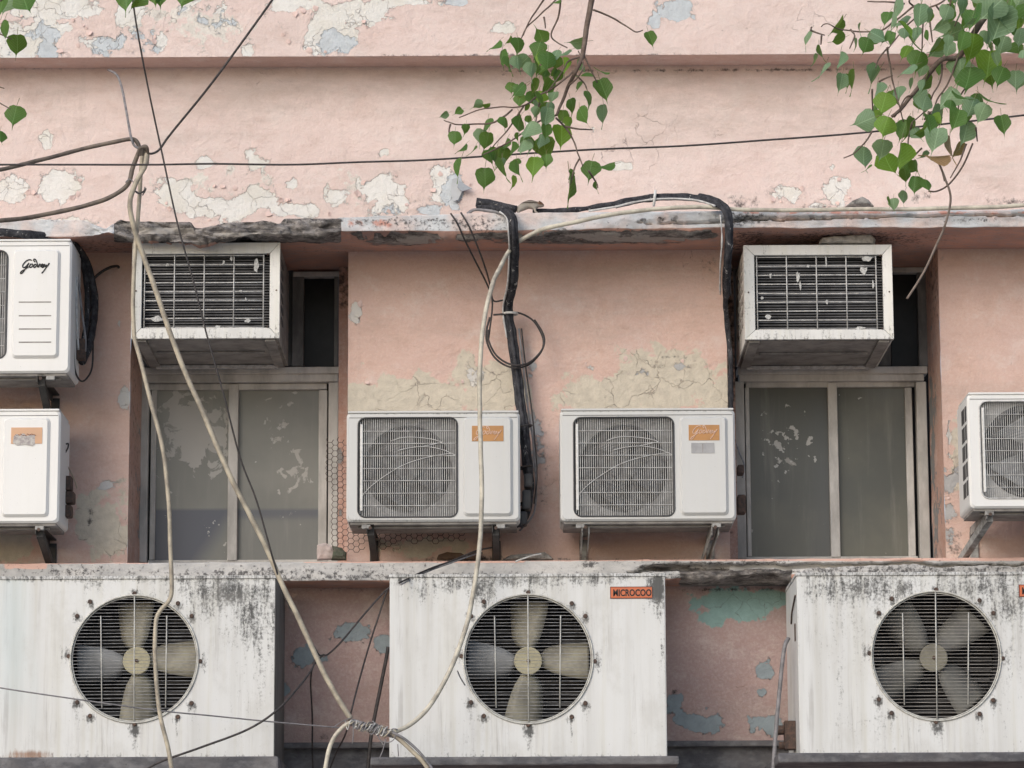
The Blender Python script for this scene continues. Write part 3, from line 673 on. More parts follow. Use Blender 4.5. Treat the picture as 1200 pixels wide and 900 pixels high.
    if arcs:
        gx = lambda u, v: (GX0+(GX1-GX0)*u, yf-.001, GZ1-hh*v)
        for pts in ([(.33, .235), (.45, .2), (.6, .2), (.75, .22), (.85, .25)], [(.02, .82), (.12, .70), (.28, .58), (.45, .48), (.62, .42), (.8, .38), (.95, .36)], [(.4, .33), (.55, .30), (.7, .295), (.85, .325), (.98, .38)], [(.66, .29), (.85, .25)]):
            M().tube(smooth_path([gx(*q) for q in pts], 5), .0016, 5).build('guard_wire', M_WIRE, root)
    # raised service cover
    CX0, CX1, CZ0, CZ1 = RECT(*cover, yf)
    a = rounded(CX0-.008, CX1+.012, CZ0-.012, CZ1+.008, .02, 4); b = rounded(CX0, CX1, CZ0, CZ1, .014, 4); n = len(a)
    m = M().add([(x, yf-.0015, z) for x, z in a]+[(x, yf-.014, z) for x, z in b], [(i, (i+1) % n, n+(i+1) % n, n+i) for i in range(n)]+[tuple(range(n, 2*n))])
    cv = m.build('service_cover', mat, root)
    yc = yf-.014
    if lines:
        for (lx0, lx1, ly) in lines:
            q = RECT(lx0, ly-.7, lx1, ly+.7, yc); M().box(q[0], q[1], yc-.001, yc+.002, q[2], q[3]).build('pressed_line', M_PAN, cv)
    if logo: logo(cv, yc)
    if extra: extra(root, yf, X0, X1, Z0, Z1)
    # mounting tabs and side valve
    for xx in (X0+.09, X1-.09):
        M().box(xx-.02, xx+.02, yf+.015, yf+.05, Z0-.03, Z0-.012).build('foot', M_STEEL, root, bevel=.002)
    return root, (X0, X1, Z0, Z1)

def logo_ink(cv, y):
    ribbon(SCRIPT, lambda a, b: W(a, b, y-.0015), .0030).build('brand_script', M_INK, cv, smooth=True)
def logo_label(x0, y0, x1, y1, mat, ink=True):
    def f(cv, y):
        q = RECT(x0, y0, x1, y1, y)
        lb = M().box(q[0], q[1], y-.0022, y, q[2], q[3]).build('label', mat, cv)
        if ink:
            sx, sy = (x1-x0)*.86/34., (y1-y0)*.88/16.5
            ribbon(SCRIPT, lambda a, b: W(x0+(x1-x0)*.07+(a-23.8)*sx, y0+(y1-y0)*.06+(b-304.2)*sy, y-.0028), .0020).build('brand_script', M_PINKINK, lb, smooth=True)
    return f
def logo_d(cv, y):
    logo_label(807, 498, 843, 516, M_OCHRE)(cv, y)
    q = RECT(810, 519, 837, 531, y); s_ = M().box(q[0], q[1], y-.0022, y, q[2], q[3]).build('label', M_SILVER, cv, label='plain grey sticker')
    q2 = RECT(823, 520, 824, 530, y); M().box(q2[0], q2[1], y-.003, y-.0022, q2[2], q2[3]).build('crease', M_PAN, s_)
def logo_b(cv, y):
    q = RECT(13, 501, 49.5, 520, y)
    lb = M().box(q[0], q[1], y-.0022, y, q[2], q[3]).build('label', M_SALMON, cv)
    random.seed(3); top_ = [(x, 510+random.uniform(-2, 2)) for x in np.linspace(41, 16, 11)]
    pts = [(15, 519), (20, 522), (30, 521), (38, 523), (41, 520)]+top_
    M().prism([(W(a, b, y).x, W(a, b, y).z) for a, b in pts], y-.0032, y-.0023).build('torn_paper', M_TORN, lb)
    for k in range(9):
        a = 18+k*2.7; b = 509.5+random.uniform(-1.2, 1.2)
        M().tube([W(a, b, y-.0034), W(a+2.4, b+random.uniform(-1.5, 1.5), y-.0034)], .0016, 4).build('letter_trace', M_REDD, lb)

def bracket(x, ytop, yfront, drop, mat, label, lean=0, plate=False):
    """angle-iron arm, wall leg and strut holding one end of a unit"""
    p = W(x, ytop, yfront+.03)
    root = thing('wall_bracket', (p.x, 0, p.z), label, 'bracket', 'wall brackets under the outdoor units')
    X, Z = p.x, p.z-.008
    M().box(X-.018, X+.018, yfront+.02, -.0, Z-.006, Z).box(X-.018, X-.013, yfront+.02, -.0, Z-.04, Z-.006).build('arm', mat, root, bevel=.002)
    M().box(X-.02, X+.02, -.012, -.002, Z-drop, Z-.02).build('wall_leg', mat, root, bevel=.002)
    m = M()
    for (dx, wd) in ((-.016, .005), (.014, .005)) if plate else ((-.014, .03),):
        m.add([(X+dx, yfront+.05, Z-.01), (X+dx+wd, yfront+.05, Z-.01), (X+dx+wd+lean, -.015, Z-drop+.03), (X+dx+lean, -.015, Z-drop+.03),
               (X+dx, yfront+.05, Z-.05), (X+dx+wd, yfront+.05, Z-.05), (X+dx+wd+lean, -.015, Z-drop), (X+dx+lean, -.015, Z-drop)],
              [(0, 1, 2, 3), (7, 6, 5, 4), (0, 4, 5, 1), (1, 5, 6, 2), (2, 6, 7, 3), (3, 7, 4, 0)])
    m.build('strut', mat, root)
    M().disc((X, Z-.02), .008, yfront+.012, yfront+.02, 8).build('bolt', M_BOLT, root)
    return root

grC = {'grime': [lambda x, y, c: np.clip(1-(y-484)/3.5, 0, 1)*.42, lambda x, y, c: np.clip((y-600)/14, 0, 1)*.25, (408, 610, 12, 10, .35), (612, 480, 8, 8, .3)], 'rust': []}
# A upper left
split_unit('bright white outdoor unit at upper left with black script lettering and pressed lines', (-122, 282, 83, 437), -.55, .33, (-112, 294, 8, 420), (17, 295, 67, 417), M_AC,
           logo=logo_ink, lines=[(22, 60, 354), (22, 60, 370), (22, 60, 385.5), (22, 60, 401)], arcs=False)
# B lower left
split_unit('white outdoor unit at the left edge with a torn salmon label', (-135, 481, 70, 613), -.50, .33, (-126, 492, -10, 603), (5, 492, 55, 603), M_AC, logo=logo_b, arcs=False)
# C centre left
split_unit('white outdoor unit left of the pipe bundle, ochre label crossed by the cream cable', (406, 483, 609.5, 611), -.47, .33, (419.5, 489.5, 536, 606), (545, 491, 598, 602), M_ACG, logo=logo_label(553, 499, 590, 517, M_OCHRE), chans=grC)
# D centre right
split_unit('greyish white outdoor unit right of the pipe bundle, with ochre label above a grey sticker', (656.5, 480, 862, 610), -.47, .33, (672.5, 489, 790, 605), (799, 490.5, 850, 601), M_ACG, logo=logo_d, chans={'grime': [lambda x, y, c: np.clip(1-(y-481)/3.5, 0, 1)*.38, (655, 560, 4, 60, .35), (660, 612, 10, 8, .4)]})
# E right
def vents(root, yf, X0, X1, Z0, Z1):
    for k in range(5):
        za = Z1-.05-(Z1-Z0-.1)*k/5; zb_ = za-(Z1-Z0-.1)/5+.018
        for (ya, yb) in ((.04, .085), (.11, .2)):
            M().box(X0-.002, X0+.004, yf+ya, yf+yb, zb_, za).build('side_vent', M_FANB, root)
split_unit('white outdoor unit at the right edge with its fan ring showing behind the grille', (1135, 461, 1340, 595), -.60, .36, (1149, 470, 1268, 584), (1278, 472, 1330, 584), M_AC, visible_fan=1, arcs=False, extra=vents)

bracket(48, 437, -.55, .26, M_BSTEEL, 'black bracket under the topmost left outdoor unit')
bracket(46, 614, -.50, .22, M_BSTEEL, 'black bracket below the unit with the torn label', lean=.02)
bracket(434, 612, -.47, .24, M_BSTEEL, 'black bracket by the wire netting, left end of the ochre-label unit', lean=.02)
bracket(581, 612, -.47, .22, M_BSTEEL, 'dark bracket under the right end of the unit crossed by the cream cable')
bracket(686, 611, -.47, .22, M_STEEL, 'pale bracket right of the pipe bundle, under the grille of the greyish unit', plate=True, lean=-.01)
bracket(838, 611, -.47, .23, M_STEEL, 'rust-streaked slanting bracket just left of the right window', plate=True, lean=-.06)
bracket(1160, 596, -.60, .24, M_STEEL, 'pale steel bracket at the right edge below the unit with the fan ring', lean=-.11)

# ------------------------------------------------------------------ window air conditioners
def window_unit(label, box, back, side, inner, drops, seed, vert):
    yf = -.32; x0, y0, x1, y1 = box
    X0, X1, Z0, Z1 = RECT(*box, yf); root = thing('window_air_conditioner', ((X0+X1)/2, yf+.3, Z0), label, 'air conditioner', 'window air conditioners in the bays')
    I0, I1, J0, J1 = RECT(*inner, yf)
    yb = YW-.03
    # cabinet sides/top/bottom, open front
    t_ = .006
    zc = Z0-.0
    m = M().box(X0+.004, X0+.004+t_, yf+.02, yb, zc, Z1-.004).box(X1-.004-t_, X1-.004, yf+.02, yb, zc, Z1-.004).box(X0+.011, X1-.011, yf+.02, yb, Z1-.010, Z1-.004)
    cb = m.build('cabinet', M_WAC if side > 0 else M_PAN, root)
    # base tray and rails below
    M().box(X0+.012, X1-.012, yf+.015, yb, zc, zc+.012).build('base_tray', M_PAN, root)
    for xx in (X0+.02, X1-.07): M().box(xx, xx+.05, yf+.01, yb-.02, zc-.012, zc-.001).build('tray_rail', M_PAN, root, bevel=.003)
    M().box(X0+.09, X1-.09, yf+.30, yf+.34, zc-.010, zc-.001).build('tray_rail', M_PAN, root, bevel=.003)
    M().box(X0+.05, X1-.05, yb-.05, yb-.02, zc-.02, zc-.003).build('tray_rail', M_WIRE, root, bevel=.003)
    # mitred bezel: four pieces
    d = .028
    def piece(pts, name='bezel_strip'):
        vs = [(x, yf-(.010 if i in (0, 1) else .0), z) for i, (x, z) in enumerate(pts)]+[(x, yf+d, z) for x, z in pts]
        o = M().add(vs, [(0, 1, 2, 3), (7, 6, 5, 4), (0, 4, 5, 1), (1, 5, 6, 2), (2, 6, 7, 3), (3, 7, 4, 0)]).build(name, M_WAC, root, bevel=.0015)
        field(o.data, org(root), {'grime': [lambda x, y, c: np.maximum(np.clip((y-(y1-7))/6, 0, 1)*.30, .12)]}); return o
    e = .0012
    piece([(X0, Z1), (X1, Z1), (I1-e, J1+e), (I0+e, J1+e)]); piece([(X1, Z0), (X0, Z0), (I0+e, J0-e), (I1-e, J0-e)])
    piece([(X0, Z0), (X0, Z1-.0), (I0, J1), (I0, J0)]); piece([(X1, Z1), (X1, Z0), (I1, J0), (I1, J1)])
    # coil: many thin fins in one part, dark behind
    M().box(I0-.02, I1+.02, yf+.075, yf+.085, J0-.02, J1+.02).build('coil_back', M_DARK, root)
    cf = M(); nf = 27
    for k in range(nf):
        z = J0+(J1-J0)*(k+.5)/nf; cf.box(I0-.01, I1+.01, yf+.052, yf+.074, z-.0042, z+.0022)
    cf.build('coil_fins', M_FIN, root, kind='stuff')
    hg = J1-J0; wg = I1-I0
    gx0, gx1 = I0+(.012 if side < 0 else .012), I1-.030
    for k in range(9):
        z = J0+.004+(hg-.010)*k/8; random.seed(seed+k)
        M().tube(smooth_path([(gx0-.004, yf+.018, z), ((gx0+gx1)/2, yf+.018+random.uniform(-.003, .003), z+random.uniform(-.002, .002)), (gx1+.004, yf+.018, z)], 3), .0028, 6).build('grille_wire', M_WIRE, root, smooth=True)
    for k in range(5):
        x = gx0+(gx1-gx0)*k/4; M().tube([(x, yf+.013, J0), (x, yf+.013, J1-.002)], .0030, 6).build('grille_wire', M_WIRE, root, smooth=True)
    if side > 0:
        for k in range(6):
            for yy in (.12, .26, .4):
                z = Z1-.05-.055*k; M().box(X0+.001, X0+.005, yf+yy, yf+yy+.1, z-.03, z).build('side_louvre', M_PAN, cb, bevel=.001)
    else:
        for k in range(6):
            z = Z1-.05-.055*k; M().box(X1-.005, X1-.001, yf+.14, yf+.26, z-.03, z).build('side_louvre', M_FANB, cb, bevel=.001)
    for (a, b, ra, rb) in drops:
        random.seed(int(a)); n = 10; pts = []
        for k in range(n):
            an = 2*math.pi*k/n; q = W(a+ra*.8*math.cos(an)*random.uniform(.45, 1.25), b+rb*.85*math.sin(an)*random.uniform(.5, 1.3), yf+.012); pts.append((q.x, q.z))
        M().prism(pts, yf+.011, yf+.014).build('white_splash', M_DROP, root)
    for (xx, zz) in ((X0+.02, (Z0+Z1)/2), (X1-.016, (Z0+Z1)/2), (I1-.01, J0+.004), (I1-.01, J1-.004)):
        M().disc((xx, zz), .004, yf-.009, yf+.012, 8).build('screw', M_BOLT, root)
    return root
window_unit('white window air conditioner in the left bay, behind the beige hanging cable', (154.5, 285, 328, 397), 0, -1, (166, 297.5, 316, 384),
  [(300, 312, 5, 11), (184, 373, 9, 4), (196, 310, 3, 2), (262, 308, 2, 3), (271, 303, 2, 4), (290, 376, 5, 3), (255, 383, 6, 2), (282, 341, 2, 2), (288, 351, 1.5, 2.5)], 5, 5)
window_unit('window air conditioner in the right bay with a mortar chunk on its top', (872, 287.5, 1046, 398), 0, 1, (884.5, 299, 1035, 386),
  [(1012, 317, 7, 6), (903, 323, 2, 5), (935, 325, 2.5, 8), (938, 334, 1.5, 6), (900, 371, 4, 4), (969, 354, 2, 3), (1023, 333, 2, 5), (893, 349, 2.5, 2), (1008, 384, 10, 2.5), (947, 312, 3, 2), (968, 306, 1.2, 8), (1016, 303, 9, 4)], 11, 5)

def rock(name, outline, y, d, mat, label, cat, amp=.006):
    """a broken lump: outline in the photo's plane, given its own depth"""
    cx = sum(p[0] for p in outline)/len(outline); cy = sum(p[1] for p in outline)/len(outline)
    c = W(cx, cy, y); m = M(); n = len(outline)
    rings = ((.55, -d*.5), (.92, -d*.38), (1., 0), (.95, d*.35), (.6, d*.5))
    for s_, dy in rings:
        for (a, b) in outline:
            q = W(cx+(a-cx)*s_, cy+(b-cy)*s_, y); k = noise.noise_vector(Vector(q)*17)*amp
            m.v.append((q.x+k.x, y+dy+k.y*1.5, q.z+(k.z if s_ < 1 else k.z*.3)))
    for r in range(len(rings)-1):
        for i in range(n): m.f.append((r*n+i, r*n+(i+1) % n, (r+1)*n+(i+1) % n, (r+1)*n+i))
    m.f.append(tuple(range(n))); m.f.append(tuple(len(m.v)-n+i for i in range(n)))
    o = m.build(name, mat); bv = o.modifiers.new('s', 'SUBSURF'); bv.subdivision_type = 'SIMPLE'; bv.levels = bv.render_levels = 2
    dt = bpy.data.textures.new('rough', 'CLOUDS'); dt.noise_scale = .03
    dm = o.modifiers.new('d', 'DISPLACE'); dm.texture = dt; dm.strength = amp*1.6; dm.texture_coords = 'LOCAL'
    return tag(o, label, cat)
rock('mortar_chunk', [(959, 286.5), (961, 280), (975, 277.5), (990, 278.5), (998, 276.5), (1022, 276), (1025, 281), (1024, 287)], -.285, .05, plain('pale_mortar', (.56, .54, .51), (.24, .23, .22), .95, 28, bump=1.0), 'long grey mortar chunk lying on top of the right window air conditioner', 'rubble')
rock('mortar_chunk', [(372, 657), (371, 640), (382, 637), (390, 641), (398, 656)], -.1, .08, plain('pale_plaster_chunk', (.55, .47, .45), (.40, .34, .32), .9, 20), 'pale pinkish plaster chunk at the foot of the left window', 'rubble')
rock('mossy_lump', [(388, 656), (391, 646), (389, 640), (400, 642), (406, 648), (405, 656)], -.14, .08, plain('dark_moss', (.06, .075, .05), (.13, .13, .11), .95, 40, bump=1), 'dark mossy lump beside the pale plaster chunk', 'rubble')
rock('mortar_chunk', [(588, 657), (596, 652), (620, 650), (640, 648), (648, 655), (648, 657)], -.16, .08, M_RUBBLE, 'flat grey rubble on the lower ledge between the two ochre-label units', 'rubble')
rock('mortar_chunk', [(990, 243), (998, 237), (1010, 232), (1018, 236), (1024, 243)], -.2, .08, M_RUBBLE, 'small brown rubble on the upper ledge below the right branch', 'rubble', .003)
rock('broken_plate', [(512, 656), (514, 650), (524, 647), (540, 648), (548, 653), (545, 656)], -.05, .02, plain('dry_brown_leaf_litter', (.09, .055, .04), (.14, .09, .06), .8, 30), 'dark brown rounded scrap under the ochre-label unit by the netting', 'scrap', .002)
rock('broken_plate', [(546, 656), (549, 649), (558, 646), (564, 650), (562, 656)], -.05, .02, plain('dry_litter', (.08, .05, .04), (.12, .08, .06), .8, 30), 'smaller brown scrap right of the dark rounded one on the ledge', 'scrap', .002)

# ------------------------------------------------------------------ big cabinet units at the bottom
BOLTS = [(51, -65), (67, -50), (67, 52), (51, 68), (-52, 67), (-67, 51), (-67, -50), (-52, -67)]
def text_mesh(txt, size, name):
    cu = bpy.data.curves.new(name, 'FONT'); cu.body = txt; cu.size = size; cu.extrude = .0006; cu.offset = size*.028; cu.space_character = 1.02; cu.resolution_u = 4
    tmp = bpy.data.objects.new('tmp', cu); COL.objects.link(tmp); dg = bpy.context.evaluated_depsgraph_get()
    me = bpy.data.meshes.new_from_object(tmp.evaluated_get(dg)); bpy.data.objects.remove(tmp); me.name = name; return me
M_SIDE = plain('dark_side_metal', (.15, .15, .15), (.06, .06, .06), .75, 9, stretch=(1, 1, .3))
def big_unit(label, box, c, rpx, ang, blades, fields, plate=None, dim=0):
    yf = -.75; dep = .62; X0, X1, Z0, Z1 = RECT(*box, yf)
    root = thing('condenser_cabinet', ((X0+X1)/2, yf+dep/2, Z0), label, 'air conditioner', 'large condenser cabinets on the bottom slabs')
    cc = W(c[0], c[1], yf); C2 = (cc.x, cc.z); r = rpx*(W(c[0]+10, c[1], yf).x-cc.x)/10
    fp = panel_mesh(X0+.004, X1-.004, Z0, Z1-.014, C2, r, yf, .05).build('front_panel', M_ACB, root)
    drips = [(c[0]+dx, c[1]+dy+3, 5.5, 5.5, .75) for dx, dy in BOLTS]+[(c[0]+dx, c[1]+dy+14, 3., 16, .34) for dx, dy in BOLTS if dy > 0]+[(c[0], c[1]+rpx+9, 7, 10, .72), (c[0], c[1]+rpx+24, 3, 22, .35), (c[0]+rpx+5, c[1]+4, 5, 12, .66), (c[0]-rpx-5, c[1]-4, 6, 9, .66), (c[0], c[1]-rpx-4, 8, 5, .6)]
    ring = lambda x, y, q: np.exp(-((np.hypot(x-c[0], y-c[1])-rpx)/2.2)**2)*.30
    tb, bb = box[1], box[3]
    edges = lambda x, y, q: np.maximum(np.clip(1-(y-tb-2)/9, 0, 1)*.52, np.maximum(np.clip((y-bb+8)/8, 0, 1)*.30, np.clip(1-(x-box[0])/5, 0, 1)*.12))
    field(fp.data, org(root), {'grime': drips+[ring, edges]+fields.get('grime', []), 'rust': [(c[0]+dx, c[1]+dy+9, 2.2, 9, .34) for dx, dy in BOLTS[2:6]]+fields.get('rust', []), 'blue': fields.get('blue', [])})
    cabm = M().box(X0, X0+.004, yf+.003, yf+dep, Z0, Z1-.014).box(X1-.004, X1, yf+.003, yf+dep, Z0, Z1-.014).box(X0, X1, yf+dep, yf+dep+.004, Z0, Z1-.014)
    cab = cabm.build('side_panels', M_ACB if box[0] > 400 else M_SIDE, root)  # bottom left cabinet has darker sides than the other two
    top_ = M().box(X0-.004, X1+.004, yf-.006, yf+dep, Z1-.014, Z1).build('top_cap', M_ACB, root, bevel=.002)
    bmx = bmesh.new(); bmx.from_mesh(top_.data); bmesh.ops.subdivide_edges(bmx, edges=[e for e in bmx.edges if e.calc_length() > .5], cuts=40, use_grid_fill=True); bmx.to_mesh(top_.data); bmx.free()
    field(top_.data, org(root), {'grime': [lambda x, y, q: np.full(len(x), .42)]})
    M().box(X0+.01, X1-.01, yf+.02, yf+dep, Z0-.008, Z0+.002).build('base_pan', M_PAN, root)
    # fan chamber
    M().disc(C2, r*1.04, yf+.30, yf+.31, 40).build('chamber_back', M_DARK, root)
    N_ = 40; m = M(); m.add([(C2[0]+r*1.03*math.cos(2*math.pi*k/N_), yf+q, C2[1]+r*1.03*math.sin(2*math.pi*k/N_)) for q in (.05, .31) for k in range(N_)], [(k, (k+1) % N_, N_+(k+1) % N_, N_+k) for k in range(N_)]); m.build('fan_duct', M_DARK, root)
    # coil lines behind: dim horizontal bars
    m = M()
    for k in range(24):
        z = C2[1]-r+2*r*(k+.5)/24; hw = math.sqrt(max(0, r*r-(z-C2[1])**2)); m.box(C2[0]-hw, C2[0]+hw, yf+.27, yf+.285, z-.004, z+.004)
    m.build('coil_tubes', M_FIN, root, kind='stuff')
    hub = M().disc(C2, r*.222, yf+.085, yf+.16, 28, r*.20); hb = hub.build('fan_hub', M_HUBD if dim else M_HUB, root, bevel=.004)
    M().disc(C2, .008, yf+.078, yf+.086, 10).build('shaft_end', M_BOLT, hb)
    for bi, (a0, mt) in enumerate(blades):
        a0 = math.radians(a0); vs = []; prof = [(.19, -.08, .10), (.27, -.12, .20), (.38, -.18, .26), (.55, -.23, .28), (.74, -.27, .295), (.92, -.30, .31), (.955, -.295, .30)]
        nn = 5
        for (rr, w0, w1) in prof:
            for q in range(nn):
                tt = w0+(w1-w0)*q/(nn-1); px_, pz_ = rr*r, tt*r
                yy = yf+.13+pz_*.42*(1-.3*rr)-.02*(1-(2*q/(nn-1)-1)**2)
                vs.append((C2[0]+px_*math.cos(a0)-pz_*math.sin(a0), yy, C2[1]+px_*math.sin(a0)+pz_*math.cos(a0)))
        b = M().add(vs, [(i*nn+q, i*nn+q+1, (i+1)*nn+q+1, (i+1)*nn+q) for i in range(len(prof)-1) for q in range(nn-1)]).build('fan_blade', mt, hb, smooth=True)
        sm = b.modifiers.new('t', 'SOLIDIFY'); sm.thickness = .003; sm.offset = 0
    # guard: rim rings, fine horizontal wires, three rods
    N_ = 64
    for rr, yy, th in ((r*1.012, -.004, .0045), (r*.985, .004, .0028)):
        M().tube([(C2[0]+rr*math.cos(2*math.pi*k/N_), yf+yy, C2[1]+rr*math.sin(2*math.pi*k/N_)) for k in range(N_+1)], th, 6, False).build('guard_ring', M_ROD, root, smooth=True)
    m = M(); nw = 37
    for k in range(1, nw):
        z = C2[1]-r+2*r*k/nw; hw = math.sqrt(max(0, (r*.99)**2-(z-C2[1])**2)); k_ = .002*noise.noise(Vector((k*.7, c[0], 1)))
        m.tube([(C2[0]-hw, yf+.004, z), (C2[0]-hw*.5, yf+.0, z+k_), (C2[0], yf-.001, z-k_), (C2[0]+hw*.5, yf+.0, z+k_), (C2[0]+hw, yf+.004, z)], .0014, 4, False)
    m.build('guard_wires', M_WIREG if not dim else M_PAN, root, kind='stuff')
    s_ = r/rpx
    for dx, za, zb_ in ((0, -r, r), (-38.5*s_, -51*s_, 58*s_), (37.5*s_, -51*s_, 58*s_)):
        M().tube([(C2[0]+dx*1.02-ang, yf-.006, C2[1]-za*.99), (C2[0]+dx, yf-.008, C2[1]), (C2[0]+dx*.98+ang, yf-.006, C2[1]-zb_*.99)], .0030, 6).build('guard_rod', M_ROD, root, smooth=True)
    for dx, dy in BOLTS+[(0, -rpx-2.5), (rpx+3, 3), (0, rpx+2.5), (-rpx-3, -3)]:
        q = W(c[0]+dx, c[1]+dy, yf); M().disc((q.x, q.z), .0085, yf-.007, yf, 10, .0105).build('bolt', M_BOLT, root)
    if plate:
        q = RECT(*plate, yf); pl = M().box(q[0], q[1], yf-.003, yf, q[2], q[3]).build('name_plate', M_REDD, root)
        e = .0035; M().box(q[0]+e, q[1]+(0 if plate[2] < 800 else -e), yf-.0042, yf-.0031, q[2]+e, q[3]-e).build('plate_face', M_RED, pl)
        me = text_mesh('MICROCOO', .040, 'lettering'); me.materials.append(M_INK)
        xsn = np.array([v.co.x for v in me.vertices]); wd = xsn.max()-xsn.min(); ht = max(v.co.y for v in me.vertices)
        sx = (q[1]-q[0]-.016)/wd; sz = (q[3]-q[2])*.56/ht
        for v in me.vertices:
            x, z_, e_ = v.co; v.co = (x*sx, -e_*1.0, z_*sz)
        link('lettering', me, pl, Vector((q[0]+.012, yf-.0048, q[2]+(q[3]-q[2])*.22))-org(root))
    return root, (X0, X1, Z0, Z1, yf, dep)
G_, Y_ = M_BLADEG, M_BLADE
big_unit('large rust-stained cabinet unit at bottom left, black mould at its upper right corner', (-8, 675, 322.5, 887), (157.5, 772), 74, .003, [(2, Y_), (92, Y_), (182, G_), (272, Y_)],
  {'grime': [(270, 695, 70, 16, .62), (300, 720, 30, 40, .55), (245, 700, 30, 24, .48), (305, 790, 18, 60, .28), (215, 678, 60, 8, .5), (110, 682, 14, 12, .45), (300, 780, 40, 60, .12), (282, 850, 40, 40, .1)], 'rust': [(35, 885, 26, 7, .75), (20, 888, 30, 3, .5)], 'blue': [(15, 740, 22, 110, .8), (40, 800, 10, 90, .5), (60, 700, 12, 40, .3)]})
big_unit('large cabinet unit at bottom centre with orange red name plate and mouldy right corner', (456.5, 672.5, 780.5, 887), (619, 772), 75, .0, [(0, Y_), (88, Y_), (178, G_), (265, Y_)],
  {'grime': [(600, 680, 70, 9, .5), (690, 680, 40, 8, .45), (500, 690, 20, 16, .35), (770, 690, 12, 20, .95), (772, 715, 8, 16, .6), (565, 690, 16, 22, .62), (640, 682, 40, 10, .45), (530, 684, 30, 10, .5), (470, 676, 20, 10, .5), (776, 770, 5, 80, .3), (551, 725, 12, 10, .3), (540, 870, 30, 16, .15)]}, plate=(715, 687.5, 764, 701.5))
ru, bx = big_unit('large darker cabinet unit at bottom right, its left side panel and grey pipe showing', (935.5, 670.5, 1262, 884), (1097, 768.5), 75, -.004, [(43, M_BLADED), (128, M_BLADED), (208, M_BLADED), (-50, M_BLADED)],
  {'grime': [(1010, 688, 70, 22, .52), (1045, 695, 26, 20, .5), (1150, 690, 70, 20, .52), (1185, 705, 30, 26, .5), (985, 800, 4, 90, .32), (960, 720, 3, 60, .3), (1060, 690, 14, 12, .6), (1150, 690, 12, 12, .6), (1000, 730, 60, 40, .2), (1180, 760, 20, 90, .25), (1040, 850, 60, 20, .2)]}, plate=(1194, 685, 1244, 699.5), dim=1)
# side details of the right unit
X0, X1, Z0, Z1, yf, dep = bx
M().box(X0-.005, X0, yf+.10, yf+.13, Z0+.52, Z0+.60).build('side_handle', M_BOLT, ru, bevel=.003)
M().tube([(X0-.004, yf+.05, Z0+.72), (X0-.008, yf+.2, Z0+.66), (X0-.004, yf+.3, Z0+.62)], .004, 6).build('side_handle', M_BOLT, ru)
M().box(X0-.05, X0, yf+.2, yf+.28, Z0+.04, Z0+.17).tube([(X0-.05, yf+.24, Z0+.13), (X0-.09, yf+.24, Z0+.13)], .022, 8).tube([(X0-.03, yf+.24, Z0+.06), (X0-.075, yf+.24, Z0+.06)], .018, 8).build('valve_block', M_BOLT, ru, bevel=.004)

# ------------------------------------------------------------------ cables, pipes and wires
def cable(name, pts, y, r, mat, label, cat='cable', seg=8, n=8, jit=0.0, parent=None):
    p = wpath(pts, y, seg)
    rr = [r*(1+jit*noise.noise(Vector(q)*23)) for q in p]
    if jit: p = [q+noise.noise_vector(Vector(q)*3.1)*r*.45+noise.noise_vector(Vector(q)*11)*r*.18 for q in p]
    if parent: return M().tube(p, rr, n).build(name, mat, parent, smooth=True)
    m = M().tube(p, rr, n)
    o = m.build(name, mat, smooth=True); return tag(o, label, cat)
YK = -1.15
KX, KY = 167, 176
cable('cable', [(-60, 206, YK-.3), (0, 199, YK-.2), (40, 189, YK-.1), (90, 176, YK), (130, 167, YK), (152, 163, YK), (160, 166, YK), (164, 175, YK)], None, .0095, M_BRWN, 'dark brown cable entering from the left edge above and looping onto the knot', jit=.08)
cable('cable', [(-60, 262, YK-.2), (0, 259, YK-.1), (50, 252, YK), (100, 241, YK), (130, 231, YK), (150, 216, YK), (156, 195, YK+.02), (164, 176, YK+.02), (172, 180, YK+.04)], None, .0105, M_BRWN, 'thick brown cable entering from the left edge below and rising to the knot', jit=.08)
cable('cable', [(172, 179, YK-.02), (170, 195, YK-.03), (160, 213, YK-.04), (153, 235, YK-.04), (155, 258, YK-.03), (168, 298, YK), (185, 345, YK), (205, 405, YK), (235, 478, YK), (270, 560, YK), (310, 638, YK), (340, 705, YK), (366, 760, YK), (390, 808, YK), (411, 842, YK)], None, .0115, M_BEIGE, 'long beige cable running diagonally from the upper knot to the lower tangle', jit=.06)
cable('cable', [(167, 178, YK+.02), (165, 205, YK+.02), (163, 240, YK+.02), (159, 290, YK), (157, 340, YK), (157, 390, YK), (165, 425, YK), (178, 475, YK), (190, 525, YK), (198, 590, YK), (200, 640, YK), (201, 690, YK), (197, 705, YK), (187, 716, YK), (182, 730, YK), (181, 770, YK), (186, 830, YK), (196, 875, YK), (206, 930, YK)], None, .0095, M_BEIGE, 'beige cable hanging almost straight down past the left window and bottom left fan', jit=.06)
cable('cable', [(1290, 236, -.5), (1200, 240.5, -.5), (1110, 244, -.5), (1000, 245.5, -.49), (900, 246, -.49), (858, 245, -.49), (820, 243, -.5), (770, 245, -.5), (720, 251, -.52), (670, 261, -.53), (640, 267.5, -.50), (622, 275, -.475), (606, 284.5, -.45), (598, 293, -.44), (587, 312, -.54), (576, 338, -.7), (566, 385, -.8), (562, 440, -.82), (563, 500, -.84), (565, 560, -.86), (564, 610, -.88), (560, 660, -.9), (552, 710, -.92), (541, 750, -.95), (523, 795, -1.), (500, 832, -1.05), (480, 850, -1.1), (462, 858, -1.15)], None, .0105, M_CREAM, 'long cream cable along the upper ledge, dropping in a curve to the lower tangle', jit=.05)
cable('cable', [(414, 845, YK), (402, 852, YK), (390, 867, YK), (383, 890, YK), (378, 930, YK)], None, .0095, M_CREAM, 'short cream cable curling down left of the lower tangle')
